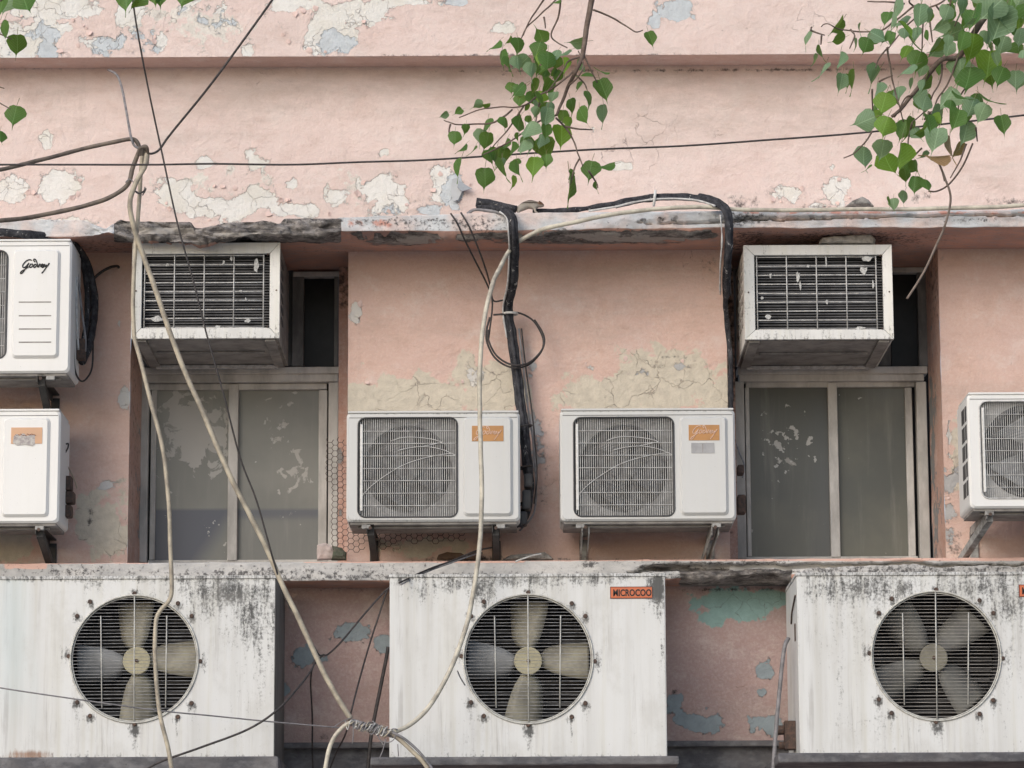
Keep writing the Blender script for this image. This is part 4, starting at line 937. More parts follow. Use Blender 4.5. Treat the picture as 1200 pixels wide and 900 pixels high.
cable('cable', [(455, 856, YK), (470, 868, YK), (485, 882, YK), (498, 896, YK), (515, 925, YK)], None, .0095, M_BEIGE, 'short beige cable leaving the lower tangle down to the right', jit=.1)
cable('wire', [(459, 858, YK-.01), (474, 866, YK-.01), (490, 880, YK-.01), (503, 896, YK-.01), (515, 915, YK-.01)], None, .006, M_GREYW, 'grey wire beside the short beige cable at the lower tangle', 'wire')
cable('wire', [(345, -40, YK-.3), (319, 0, YK-.2), (250, 95, YK-.1), (200, 157, YK), (187, 175, YK), (178, 180, YK), (172, 179, YK)], None, .0052, M_RUBBER, 'taut black wire running from the top edge down to the upper knot', 'wire')
cable('wire', [(150, -40, YK-.4), (160, 30, YK-.3), (174, 105, YK-.2), (190, 180, YK-.1), (208, 262, YK-.1), (228, 335, YK-.1), (243, 395, YK-.1), (262, 462, YK-.1), (281, 535, YK-.06), (300, 585, YK-.05), (313, 630, YK-.04), (322, 662, YK-.02), (336, 704, YK+.02), (356, 735, YK+.03), (372, 765, YK+.04), (378, 768, YK+.06)], None, .0040, M_RUBBER, 'thin dark wire crossing the left window unit from the top edge', 'wire')
cable('wire', [(-60, 194), (0, 193), (100, 193), (180, 193), (250, 192), (340, 193), (420, 190), (500, 187.5), (600, 181), (700, 175), (800, 171), (900, 164), (1000, 156.5), (1100, 146), (1200, 135), (1290, 124)], -1.6, .0044, M_RUBBER, 'thin black wire strung across the whole upper wall', 'wire')
cable('wire', [(127, 82, -.1), (137, 88, -.35), (143, 104, -.6), (148, 130, -.9), (153, 158, YK), (157, 170, YK-.02), (163, 174, YK-.02)], None, .0058, M_GREYW, 'short bent grey wire rising from the upper knot to the top band', 'wire')
# knot wrappings
kn = thing('wire_tie', W(168, 225, YK), 'thin twisted wire tying the cables just below the upper knot', 'wire tie')
cable('twist', [(147, 214), (152, 210), (158, 216), (157, 222), (163, 226), (168, 225), (170, 219)], YK-.02, .0028, M_GREYW, '', parent=kn)
cable('twist', [(158, 224), (163, 227), (168, 224), (171, 221), (170, 224), (167, 229)], YK-.03, .0028, M_RUBBER, '', parent=kn)
uk = M()
for k in range(3):
    uk.tube(wpath([(162+k*2, 182, YK-.03), (164+k*2, 174-k, YK-.045), (170+k, 173, YK-.045), (173, 180+k, YK-.02), (172, 192, YK-.02)], None, 6), .0085, 8)
tag(uk.build('cable_knot', M_BRWN, smooth=True), 'upper knot where the brown cables bend over the black wire', 'cable knot')
# lower tangle
tg = thing('wire_tangle', W(437, 853, YK), 'lower tangle of stripped wire binding the cream and beige cables', 'wire tangle')
random.seed(12)
for k in range(22):
    a0 = random.uniform(404, 440); L = random.uniform(12, 30); pts = []
    ph = random.uniform(0, 6.3); tw = random.uniform(.8, 2.2)
    for q in range(6):
        f = q/5; ax = a0+L*f; ay = 848+(ax-410)*.21
        pts.append((min(ax, 466), ay+random.uniform(4, 8)*math.sin(ph+tw*6.3*f), YK+.012*math.cos(ph+tw*6.3*f)-.01))
    cable('strand', pts, None, random.choice((.0022, .0028, .0036)), random.choice((M_GREYW, M_GREYW, M_BEIGE, M_RUBBER, M_WIRE)), '', parent=tg, seg=4, n=5)
for pts in ([(390, 853), (400, 846), (412, 841)], [(440, 858), (446, 868), (450, 874)], [(452, 866), (449, 878), (445, 888)], [(436, 845), (448, 852), (462, 858), (462, 866), (455, 870), (445, 868)], [(413, 845), (414, 858), (413, 872)], [(466, 872), (467, 886)]):
    cable('strand', pts, YK-.01, .0024, M_GREYW, '', parent=tg, seg=4, n=5)
cable('core', [(411, 846), (425, 850), (440, 855), (462, 861)], YK+.01, .016, M_GREYW, '', parent=tg)
cable('wire', [(-60, 795, -1.0), (0, 806, -1.0), (80, 818, -1.0), (180, 832, -.95), (250, 839, -.9), (320, 846, -.8), (400, 853, -.7)], None, .0033, M_GREYW, 'thin grey wire drooping across the bottom left fan', 'wire')
cable('wire', [(160, 910, -1.), (185, 894, -1.), (235, 876, -1.), (290, 855, -1.), (325, 832, -1.), (350, 805, -.9), (366, 783, -.8), (369, 772, -.7)], None, .0050, M_RUBBER, 'black wire swinging from the bottom edge up past the bottom left cabinet', 'wire')
cable('wire', [(369, 778, -.7), (378, 768, -.7), (384, 767, -.6), (400, 752, -.5), (425, 722, -.45), (450, 694, -.42), (462, 685, -.4)], None, .0045, M_RUBBER, 'thin black wire rising right to the top corner of the centre cabinet', 'wire')
cable('wire', [(366, 783, -.6), (364, 800, -.5), (366, 840, -.3), (366, 880, -.15), (367, 905, -.1)], None, .004, M_RUBBER, 'thin vertical wire hanging left of the lower tangle', 'wire')
cable('wire', [(454, 690, -.35), (447, 712, -.35), (434, 752, -.4), (423, 790, -.6), (412, 832, -.9), (405, 860, -.5), (395, 880, -.3), (385, 905, -.2)], None, .0042, M_RUBBER, 'thin dark wire slanting down left of the centre cabinet to the tangle', 'wire')
cable('cable', [(455, 758, -.3), (452, 775, -.3), (447, 800, -.3), (439, 840, -.3), (434, 870, -.3), (430, 915, -.3)], None, .0085, M_RUBBER, 'thick black cable behind the left edge of the centre cabinet')
cable('wire', [(468, 683, -.9), (500, 668, -.5), (530, 657, -.4), (560, 645, -.3), (584, 641, -.25)], None, .0045, M_RUBBER, 'black wire lying over the lower ledge above the centre cabinet', 'wire')
cable('wire', [(470, 685, -.9), (498, 671, -.5), (530, 659, -.4), (555, 650, -.3), (565, 648, -.2)], None, .004, M_GREYW, 'grey wire lying next to the black one over the lower ledge', 'wire')
cable('wire', [(604, 658, -.3), (612, 655, -.3), (624, 651, -.3), (634, 649, -.28)], None, .004, M_WIRE, 'short pale wire end on the flat rubble', 'wire')
cable('pipe', [(924, 748, -.6), (920, 756, -.62), (917, 775, -.62), (913, 815, -.62), (909, 860, -.62), (905, 920, -.62)], None, .0095, M_GREYW, 'dark grey pipe running down beside the bottom right cabinet', 'pipe')
cable('cable', [(536, 786, -.83), (540, 795, -.8), (545, 803, -.78)], None, .003, M_GREYW, 'tiny loose wire end near the centre fan')

# centre bundle of insulated pipes
cb = thing('pipe_bundle', W(600, 330, -.3), 'black insulated pipe bundle hanging over the upper ledge between the two ochre-label units', 'pipe bundle')
def path3(off, pts): return [(p[0]+off[0], p[1]+off[1]*.4, p[2]+off[2]) for p in pts]
base = [(562, 243, -.40), (580, 244, -.42), (592, 247, -.46), (600, 255, -.50), (602, 272, -.51), (603, 292, -.44), (601, 330, -.28), (596, 355, -.14), (596, 371, -.10), (600, 395, -.09), (605, 430, -.09), (610, 470, -.1), (614, 500, -.12), (618, 545, -.14), (620, 575, -.16), (616, 600, -.2), (608, 616, -.28)]
for (o, r, mt) in (((-2.9, 0, 0), .0125, M_BLKPIPE), ((3.1, 0, .0), .0125, M_BLKPIPE), ((0, 0, -.014), .0105, M_BLKPIPE)):
    cable('insulated_pipe', path3(o, base), None, r, mt, '', parent=cb, jit=.28, n=9, seg=10)
cable('bare_pipe', path3((-6, 3, -.012), base[2:10]), None, .0045, M_WIRE, '', parent=cb, jit=.5, n=6)
cable('wire', path3((9, 0, .0), [(599, 385, -.08), (604, 430, -.08), (610, 480, -.08), (616, 520, -.1), (619, 560, -.12), (617, 600, -.16), (600, 622, -.2)]), None, .005, M_GREYW, '', parent=cb)
cable('wire', path3((12, 0, .0), [(599, 385, -.07), (604, 430, -.07), (611, 480, -.08), (615, 520, -.1), (617, 560, -.12), (614, 590, -.16)]), None, .004, M_RUBBER, '', parent=cb)
cable('stub', [(558, 237, -.38), (575, 239, -.38), (592, 243, -.40), (606, 246, -.42)], None, .020, M_BLKPIPE, '', parent=cb, jit=.2)
cable('stub', [(548, 251, -.42), (556, 246, -.42), (572, 247, -.43), (590, 250, -.45)], None, .008, M_GREYW, '', parent=cb, jit=.3)
t_ = M()
c_ = W(598, 368, -.1)
t_.tube([(c_.x+.034*math.cos(a), c_.y-.002+.034*math.sin(a), c_.z) for a in np.linspace(0, 6.283, 17)], .006, 6).build('tie_band', M_WIRE, cb, smooth=True)
for k, yy in enumerate((500, 548, 590)):
    c_ = W(617, yy, -.14); M().tube([(c_.x-.01+.034*math.cos(a), c_.y+.034*math.sin(a), c_.z+.006*math.cos(a)) for a in np.linspace(0, 6.283, 17)], .005, 6).build('tie_band', M_RUBBER, cb, smooth=True)
loop = [(578, 369, -.12), (590, 368, -.12), (600, 366, -.11), (612, 368, -.1), (625, 376, -.09), (634, 390, -.09), (637, 402, -.1), (633, 414, -.1), (620, 427, -.11), (606, 431, -.13), (592, 428, -.13), (579, 418, -.13), (571, 402, -.13), (570, 388, -.13), (574, 372, -.12)]
cable('wire', loop, None, .0048, M_RUBBER, 'coiled black wire loop tied at the middle of the pipe bundle, outer turn', 'wire')
cable('wire', [(p[0]*.985+10.5, p[1]*.97+10, p[2]-.012) for p in loop[4:14]], None, .0048, M_RUBBER, 'coiled black wire loop tied at the middle of the pipe bundle, inner turn', 'wire')
cable('wire', [(528, 250, -.46), (536, 262, -.46), (545, 282, -.42), (558, 308, -.3), (572, 336, -.14), (577, 355, -.12), (574, 385, -.12), (572, 400, -.1)], None, .0042, M_RUBBER, 'left one of two thin wires slanting from the upper ledge to the coil', 'wire')
cable('wire', [(540, 249, -.46), (550, 266, -.46), (560, 290, -.4), (568, 312, -.3), (574, 332, -.14), (578, 352, -.12), (590, 352, -.12), (598, 356, -.12)], None, .0042, M_RUBBER, 'right one of two thin wires slanting from the upper ledge to the coil', 'wire')
# right bundle
rb = thing('pipe_bundle', W(850, 300, -.4), 'black wrapped pipe bundle arching along the upper ledge and down beside the right window', 'pipe bundle')
b2 = [(625, 247, -.36), (660, 246, -.38), (690, 243.5, -.38), (720, 239, -.38), (750, 232, -.38), (780, 229, -.4), (815, 231, -.42), (838, 238, -.50), (850, 252, -.54), (852, 280, -.53), (850, 310, -.45), (850, 345, -.25), (852, 380, -.10), (856, 420, -.05), (857, 480, -.04), (858, 530, -.04)]
thin = lambda pts, f: pts
cable('insulated_pipe', b2, None, .0125, M_BLKPIPE, '', parent=rb, jit=.35, n=9, seg=10)
cable('insulated_pipe', path3((2, 7, -.01), b2[3:12]), None, .0115, M_BLKPIPE, '', parent=rb, jit=.35, n=9, seg=10)
cable('insulated_pipe', path3((4, -4, -.0), b2[6:12]), None, .012, M_BLKPIPE, '', parent=rb, jit=.35, n=9, seg=10)
cable('bare_pipe', path3((0, 9, -.03), b2[2:8]), None, .005, M_WIRE, '', parent=rb, jit=.3, n=6)
cable('bare_pipe', path3((-6, 0, -.015), b2[8:12]), None, .0045, M_WIRE, '', parent=rb, jit=.6, n=6)
c_ = W(767, 231, -.4); M().tube([(c_.x+.004*math.sin(a), c_.y+.03*math.cos(a), c_.z+.034*math.sin(a)-.005) for a in np.linspace(0, 6.283, 17)], .007, 6).build('tie_band', M_WHT, rb, smooth=True)
# pipes behind the top-left unit
lb = thing('pipe_bundle', W(100, 330, -.15), 'black pipes and looped wires bunched behind the topmost left outdoor unit', 'pipe bundle')
cable('insulated_pipe', [(-60, 270, -.5), (0, 272, -.48), (40, 275, -.46), (75, 280, -.3), (95, 297, -.18), (105, 320, -.14), (110, 350, -.12), (108, 385, -.14), (102, 410, -.2), (95, 425, -.25)], None, .019, M_BLKPIPE, '', parent=lb, jit=.15)
cable('insulated_pipe', [(85, 290, -.2), (97, 310, -.16), (102, 345, -.15), (101, 380, -.18), (96, 405, -.22)], None, .014, M_BLKPIPE, '', parent=lb, jit=.2)
cable('wire', [(88, 300, -.3), (92, 330, -.3), (96, 365, -.3), (100, 395, -.3), (100, 412, -.3)], None, .005, M_GREYW, '', parent=lb)
cable('wire', [(87, 320, -.4), (86, 360, -.4), (86, 410, -.4), (88, 434, -.36), (94, 446, -.3), (101, 444, -.25), (108, 430, -.2), (109, 400, -.15)], None, .0045, M_RUBBER, '', parent=lb)
cable('wire', [(90, 325, -.38), (90, 370, -.38), (92, 410, -.36)], None, .0045, M_WIRE, '', parent=lb)
M().box(*[W(90, 416, -.3).x, W(100, 416, -.3).x], -.33, -.27, W(95, 422, -.3).z, W(95, 398, -.3).z).build('valve', M_BOLT, lb, bevel=.005)
cable('wire', [(110, 326, -.06), (120, 318, -.06), (130, 313, -.05), (137, 312, -.02), (139, 313, 0)], None, .007, M_RUBBER, 'short black cable end entering the wall beside the topmost left unit', 'wire')
cable('wire', [(72, 536, -.3), (80, 548, -.2), (87, 562, -.1), (90, 572, -.05)], None, .003, M_BEIGE, 'thin pale wire slanting behind the unit with the torn label', 'wire')
vb = thing('service_valve', W(80, 580, -.25), 'black service valves on the right side of the unit with the torn label', 'valve')
for (a, b, c, d) in ((75, 558, 84, 575), (74, 576, 87, 590), (75, 592, 84, 606)):
    q = RECT(a, b, c, d, -.26); M().box(q[0], q[1], -.28, -.2, q[2], q[3]).build('valve_body', M_BOLT, vb, bevel=.008)
cable('stem', [(74, 534, -.3), (79, 526, -.3), (80, 520, -.3), (76, 521, -.3)], None, .004, M_RUBBER, '', parent=vb)
vd = thing('service_valve', W(868, 570, -.2), 'black service valve and thin wires on the right side of the greyish white unit', 'valve')
for (a, b, c, d) in ((864, 545, 872, 556), (864, 580, 874, 602)):
    q = RECT(a, b, c, d, -.26); M().box(q[0], q[1], -.28, -.2, q[2], q[3]).build('valve_body', M_BOLT, vd, bevel=.008)
cable('wire', [(863, 520, -.25), (867, 532, -.22), (872, 545, -.2), (870, 560, -.2)], None, .004, M_WIREG, '', parent=vd)
vc = thing('service_valve', W(618, 590, -.2), 'black service valves between the pipe bundle and the unit crossed by the cream cable', 'valve')
for (a, b, c, d) in ((612, 575, 622, 598), (614, 556, 624, 572), (609, 600, 618, 616)):
    q = RECT(a, b, c, d, -.26); M().box(q[0], q[1], -.30, -.2, q[2], q[3]).build('valve_body', M_FANB, vc, bevel=.01)

# ------------------------------------------------------------------ hexagonal wire netting
hx = M(); cw, ch = 6.2, 6.6
def innet(x, y): return (383+max(0, (y-520)*.07) < x < 410 and 514 < y < 645) or (395 < x < 462 and 620 < y < 640+6*math.sin(x*.2)) or (455 < x < 545 and 622 < y < 634+2*math.sin(x*.3))
for i in range(28):
    for j in range(24):
        bx_, by_ = 380+i*cw, 512+j*ch+(ch/2 if i % 2 else 0)
        if not innet(bx_, by_): continue
        v = [(bx_+cw*.66*math.cos(a)+.5*math.sin(by_*.1), by_+ch*.56*math.sin(a)) for a in (0, math.pi/3, 2*math.pi/3, math.pi, 4*math.pi/3)]
        for k in range(4): hx.tube([W(*v[k], -.03+.01*math.sin(v[k][1]*.13)), W(*v[k+1], -.03+.01*math.sin(v[k+1][1]*.13))], .0016, 3, False)
tag(hx.build('wire_netting', plain('rusty_netting', (.06, .04, .035), (.16, .13, .12), .7, 30)), 'torn hexagonal wire netting hanging between the left window and the ochre-label unit', 'wire netting')

# loose plaster flakes still clinging to the upper wall
for (pts, y, mt, lab) in (([(530, 210), (536, 208), (541, 215), (546, 221), (541, 225), (537, 234), (531, 236), (528, 224)], -.02, (.50, .52, .54), 0), ([(538, 212), (553, 221), (541, 224), (536, 219)], -.035, (.36, .39, .43), 1)):
    q = [(W(a, b, y).x, W(a, b, y).z) for a, b in pts]; M().prism(q, y, y+.006).build('paint_flake', plain('flake_%d' % lab, mt, tuple(c*.8 for c in mt), .85, 12), BLD)

M_FLP = plain('pink_paint_chip', (.74, .58, .54), (.66, .50, .46), .85, 12)
random.seed(5)
for (cx_, cy_, rx_, ry_, y, n_) in ((45, 40, 60, 22, -BAND, 9), (380, 35, 50, 26, -BAND, 10), (190, 47, 9, 14, -BAND, 3), (66, 218, 30, 18, 0, 5), (12, 222, 22, 16, 0, 3), (250, 238, 55, 20, 0, 9), (350, 244, 50, 10, 0, 5), (452, 226, 32, 22, 0, 5), (530, 220, 22, 20, 0, 3), (922, 227, 22, 10, 0, 3), (980, 224, 18, 14, 0, 3), (480, 445, 70, 5, 0, 3), (745, 425, 60, 5, 0, 3), (417, 366, 8, 13, 0, 2), (1120, 550, 12, 50, 0, 3)):
    for k in range(n_):
        an = random.uniform(0, 6.283); c = W(cx_+rx_*math.cos(an), cy_+ry_*math.sin(an), y); sz = random.uniform(.006, .017); lift = random.uniform(.25, .9); n5 = random.choice((5, 6, 7)); ph = random.uniform(0, 6.28)
        vs = [(0, -.004, 0)]+[(sz*random.uniform(.6, 1.3)*math.cos(ph+2*math.pi*q/n5), -.002-sz*lift*max(0, math.cos(2*math.pi*q/n5)), sz*random.uniform(.6, 1.3)*math.sin(ph+2*math.pi*q/n5)) for q in range(n5)]
        me = bpy.data.meshes.new('paint_flake'); me.from_pydata(vs, [], [(0, 1+q, 1+(q+1) % n5) for q in range(n5)]); me.materials.append(M_FLP)
        f_ = link('paint_flake', me, BLD, c); sm = f_.modifiers.new('t', 'SOLIDIFY'); sm.thickness = .0015

# ------------------------------------------------------------------ palm squirrel on the upper ledge
def squirrel():
    pts = [(609, 244.5, 3.4), (616, 240.5, 4.4), (622, 239, 4.7), (627, 240.4, 3.7), (631, 240, 3.0), (634.5, 240, 2.7), (638, 241.5, 1.3)]
    y0 = -.40
    V = []; Rr = []; E = []
    s_ = (W(610, 240, y0).x-W(600, 240, y0).x)/10
    for i, (a, b, r) in enumerate(pts):
        V.append(W(a, b, y0)); Rr.append(r*s_*1.25); E.append((i-1, i)) if i else None
    def chain(root_, lst):
        prev = root_
        for (a, b, dy, r) in lst: V.append(W(a, b, y0+dy)); Rr.append(r*s_); E.append((prev, len(V)-1)); prev = len(V)-1
    for dy in (-.012, .012):
        chain(0, [(608, 246.5, dy*1.2, 2.9), (607.5, 250.2, dy*1.4, 1.5), (611.5, 251.2, dy*1.5, 1.1)])
        chain(3, [(626.5, 244.5, dy, 1.9), (627.5, 248.2, dy*1.2, 1.3), (630.5, 249.8, dy*1.2, 1.0)])
    chain(0, [(606, 244, 0, 2.2), (601, 244, .0, 2.6), (594, 243, 0, 3.0), (586, 241.4, 0, 2.6), (579, 240.5, 0, 1.2)])
    for dy in (-.006, .006): chain(5, [(632.2, 236.6, dy*1.3, 1.2), (631.8, 235.4, dy*1.5, .8)])
    me = bpy.data.meshes.new('squirrel'); c0 = W(620, 250, y0)
    me.from_pydata([v-c0 for v in V], E, [])
    o = bpy.data.objects.new('tmp', me); COL.objects.link(o)
    sk = o.modifiers.new('skin', 'SKIN'); sk.use_smooth_shade = True
    for i, r in enumerate(Rr): me.skin_vertices[0].data[i].radius = (r, r)
    me.skin_vertices[0].data[0].use_root = True
    sb = o.modifiers.new('s', 'SUBSURF'); sb.levels = sb.render_levels = 2
    dg = bpy.context.evaluated_depsgraph_get(); m2 = bpy.data.meshes.new_from_object(o.evaluated_get(dg)); bpy.data.objects.remove(o)
    t = NT('squirrel_fur')
    sep = t.n('SeparateXYZ', {0: t.co()}); z = sep.outputs[2]; x = sep.outputs[0]
    zc = (W(620, 239, y0)-c0).z; rr = 4.6*s_
    zz = t.math('DIVIDE', t.math('SUBTRACT', z, zc), rr*.92)
    wv = t.math('SINE', t.math('MULTIPLY_ADD', zz, 10.5, .0))
    body = t.math('MULTIPLY', t.step(zz, -.12, .0), t.math('MULTIPLY', t.step(x, -.045, -.03), t.step(x, .045, .035)))
    fur = t.mix(t.step(t.noise(220, 4), .35, .7), (.20, .175, .145), (.30, .265, .225))
    fur = t.mix(t.math('MULTIPLY', t.step(wv, -.2, .2), body), fur, (.045, .035, .03))
    fur = t.mix(t.step(x, .030, .052), fur, (.13, .07, .045))
    fur = t.mix(t.math('MULTIPLY', t.step(zz, -.1, -.6), .6), fur, (.40, .37, .33))
    fur = t.mix(t.math('MULTIPLY', t.step(x, -.060, -.075), t.step(t.noise(120, 4, t.co((.2, 1, 1))), .4, .6)), fur, (.07, .06, .055))
    t.bump(t.noise(260, 3), .5, .003); m2.materials.clear(); m2.materials.append(t.fin(fur, .9, spec=.1))
    m2.polygons.foreach_set('use_smooth', [True]*len(m2.polygons))
    ob = link('squirrel', m2, None, c0); tag(ob, 'small striped palm squirrel crouching on the upper ledge next to the pipe stub, facing right', 'squirrel')
    for dy in (-.0078, .0078):
        e = W(635.2, 239.6, y0+dy); bm = bmesh.new(); bmesh.ops.create_icosphere(bm, subdivisions=2, radius=.0022); me_ = bpy.data.meshes.new('eye'); bm.to_mesh(me_); bm.free(); me_.materials.append(M_INK)
        link('eye', me_, ob, e-c0)
squirrel()

# ------------------------------------------------------------------ peepal branches
def leaf_mesh(name, mat, curl, fold, seed):
    random.seed(seed); prof = [(-.02, .0), (.02, .16), (.10, .36), (.22, .46), (.36, .47), (.50, .40), (.63, .28), (.74, .15), (.82, .055), (.90, .022), (1.0, .008), (1.14, .003)]
    vs = []; fs = []; skew = random.uniform(-.10, .10); wf = random.uniform(.84, 1.02)
    for i, (t, w_) in enumerate(prof):
        lobe = .07 if i in (1, 2) else 0
        for sx in (-1, -.5, 0, .5, 1):
            x = w_*sx*wf*(1+.12*math.sin(t*9+seed*2+sx))+skew*t*t; z = -(t-(lobe*abs(sx))); y = fold*abs(x)+curl*(t*t)+.03*math.sin(t*7+sx*2+seed)*abs(sx)
            vs.append((x, y, z))
    for i in range(len(prof)-1):
        for q in range(4): fs.append((i*5+q, i*5+q+1, i*5+q+6, i*5+q+5))
    # petiole
    b = len(vs)
    for k, (x, y, z) in enumerate(((0, 0, 0), (.02, .02, .18), (.05, .05, .38))):
        vs += [(x-.012, y, z), (x+.012, y, z), (x, y+.02, z)]
    for k in range(2):
        for q in range(3): fs.append((b+k*3+q, b+k*3+(q+1) % 3, b+k*3+3+(q+1) % 3, b+k*3+3+q))
    me = bpy.data.meshes.new(name); me.from_pydata(vs, [], fs); me.materials.append(mat); me.materials.append(M_PETI)
    mi = [0]*(len(fs)-6)+[1]*6; me.polygons.foreach_set('material_index', mi); me.polygons.foreach_set('use_smooth', [True]*len(fs)); return me
LM = [[leaf_mesh('leaf', LEAFM[k], c, f, s_) for (c, f, s_) in ((.12, .25, 1), (-.18, .55, 2), (.35, .12, 3), (.05, -.35, 4), (-.35, .2, 5.5))] for k in range(4)]
def leaf(par, o0, px, py, size, ang, wid, kind, y):
    """px,py = middle of the blade, size = blade length in photo pixels"""
    sc = 1.1*random.uniform(.82, 1.1)*size*(W(px+10, py, y).x-W(px, py, y).x)/10/.92
    a = math.radians(ang); c = W(px, py, y)
    top_ = Vector((c.x-math.sin(a)*sc*.42, c.y, c.z+math.cos(a)*sc*.42))
    yaw = math.acos(max(.15, min(1, wid)))*random.choice((-1, 1)); tilt = random.uniform(-.35, .35)
    if wid > .9: yaw += random.uniform(-.25, .25)
    ob = bpy.data.objects.new('leaf', random.choice(LM[kind])); COL.objects.link(ob); ob.parent = par
    ob.matrix_local = Matrix.Translation(top_-o0) @ Matrix.Rotation(-a, 4, 'Y') @ Matrix.Rotation(tilt, 4, 'X') @ Matrix.Rotation(yaw, 4, 'Z') @ Matrix.Scale(sc, 4)
    return ob
def twig(par, name, pts, y, r0, r1, z=(1, 0, 0)):
    s_, ox, oy = z
    p = [(a/s_+ox, b/s_+oy, y+random.uniform(-.05, .05)) for a, b in pts]; q = wpath(p, None, 5); n = len(q)
    q = [v+noise.noise_vector(v*14)*.004 for v in q]
    M().tube(q, [r0+(r1-r0)*i/(n-1) for i in range(n)], 6).build(name, M_BARK, par, smooth=True)

random.seed(21)
YB = -2.2
br = thing('tree_branch', W(695, -60, YB), 'thin leafy peepal branch hanging at the top centre in front of the pink wall', 'branch')
o0 = br.location.copy(); Z2 = (3, 400, 0)
twig(br, 'stem', [(905, -200), (888, -40), (865, 80), (850, 190), (825, 245), (800, 300), (775, 360), (755, 405)], YB, .014, .006, Z2)
for pts in ([(790, -60), (750, 5), (705, 45), (655, 95), (632, 135)], [(730, -30), (690, 30), (660, 80), (640, 125)], [(775, -50), (765, 50), (738, 120), (760, 150), (795, 168)], [(885, 35), (940, 55), (990, 85), (1035, 112), (1060, 105)],
            [(822, 245), (760, 300), (690, 340), (630, 375), (560, 375), (490, 385), (415, 415)], [(640, 372), (610, 420), (565, 480), (530, 520)], [(600, 385), (540, 430), (470, 436), (400, 438), (362, 422)], [(385, 438), (380, 470), (400, 485)],
            [(755, 405), (690, 430), (620, 480), (550, 520), (495, 545)], [(755, 415), (790, 450), (815, 490), (832, 540), (848, 585)], [(790, 445), (840, 455), (880, 455)], [(800, 300), (830, 270), (850, 230), (835, 180)], [(712, 60), (716, 100)],
            [(850, 190), (880, 250), (900, 290)], [(700, 345), (690, 390), (680, 440)], [(835, 560), (815, 600), (803, 650)], [(870, 600), (895, 640), (900, 660)], [(848, 200), (800, 215), (780, 250), (720, 330)], [(820, 260), (850, 290), (865, 320)]):
    twig(br, 'twig', pts, YB, .0045, .0025, Z2)
CL = [(540,160,50,40,.4,0),(588,140,35,30,.3,0),(565,205,55,0,.5,0),(625,160,65,-10,.8,0),(590,232,70,0,.4,0),(620,222,65,0,.8,1),(700,125,55,160,.9,0),(690,175,65,20,1,0),(683,235,60,-10,.4,0),(727,215,75,0,.9,0),(750,195,55,30,.8,1),(832,150,60,80,.6,1),(785,185,45,60,.5,1),(765,270,55,20,.7,0),(838,235,50,-20,.4,1),(862,270,48,90,.5,0),(922,255,42,90,.4,0),(922,315,78,-20,1,0),(835,305,42,0,.6,0),(875,345,68,-20,.5,0),(925,400,65,-5,.6,1),(815,370,62,-20,.8,0),(845,408,62,-15,.7,0),(780,408,48,0,1,0),(685,305,58,20,.4,0),(725,305,60,30,.8,0),(745,345,58,20,.9,1),(720,410,78,10,.9,1),(655,380,34,30,.4,0),(685,395,48,30,.7,1),(775,480,84,0,1,2),(655,460,84,20,.8,1),(635,520,64,10,.8,1),(720,460,58,0,.9,0),(715,520,74,-10,1,0),(720,565,50,0,.9,0),(678,585,78,0,.9,2),(620,593,62,-5,.6,0),(570,550,74,10,.8,0),(525,560,62,0,.6,0),(562,600,78,5,.5,0),(505,625,78,0,1.1,0),(612,640,52,0,.4,2),(415,590,78,10,.4,0),(465,530,48,20,.3,0),(513,495,64,10,.8,0),(490,480,64,20,.9,1),(440,453,38,0,.8,0),(400,485,58,0,1,0),(425,520,48,40,.3,0),(412,395,38,50,1,0),(362,405,38,60,.8,1),(572,435,54,10,.8,0),(480,370,48,80,.6,1),(508,370,34,80,.4,0),(515,445,52,0,.6,0),(802,655,100,0,.3,0),(803,612,38,0,.3,0),(875,600,74,10,1,0),(935,585,62,70,.6,0),(897,655,36,0,.3,0),(1088,135,62,-20,1.1,0),(700,495,50,10,.8,1),(660,500,60,-15,.9,0),(540,545,56,15,.7,0),(800,430,46,5,.8,2),(740,380,50,-10,.7,1),(600,520,44,0,.5,0),(758,8,30,60,.6,0)]
for (a, b, sz, an, wd, kd) in CL: leaf(br, o0, a/3+400, b/3, sz/3*.92, an*-1 if False else an*-1, wd, kd, YB+random.uniform(-.22, .22))

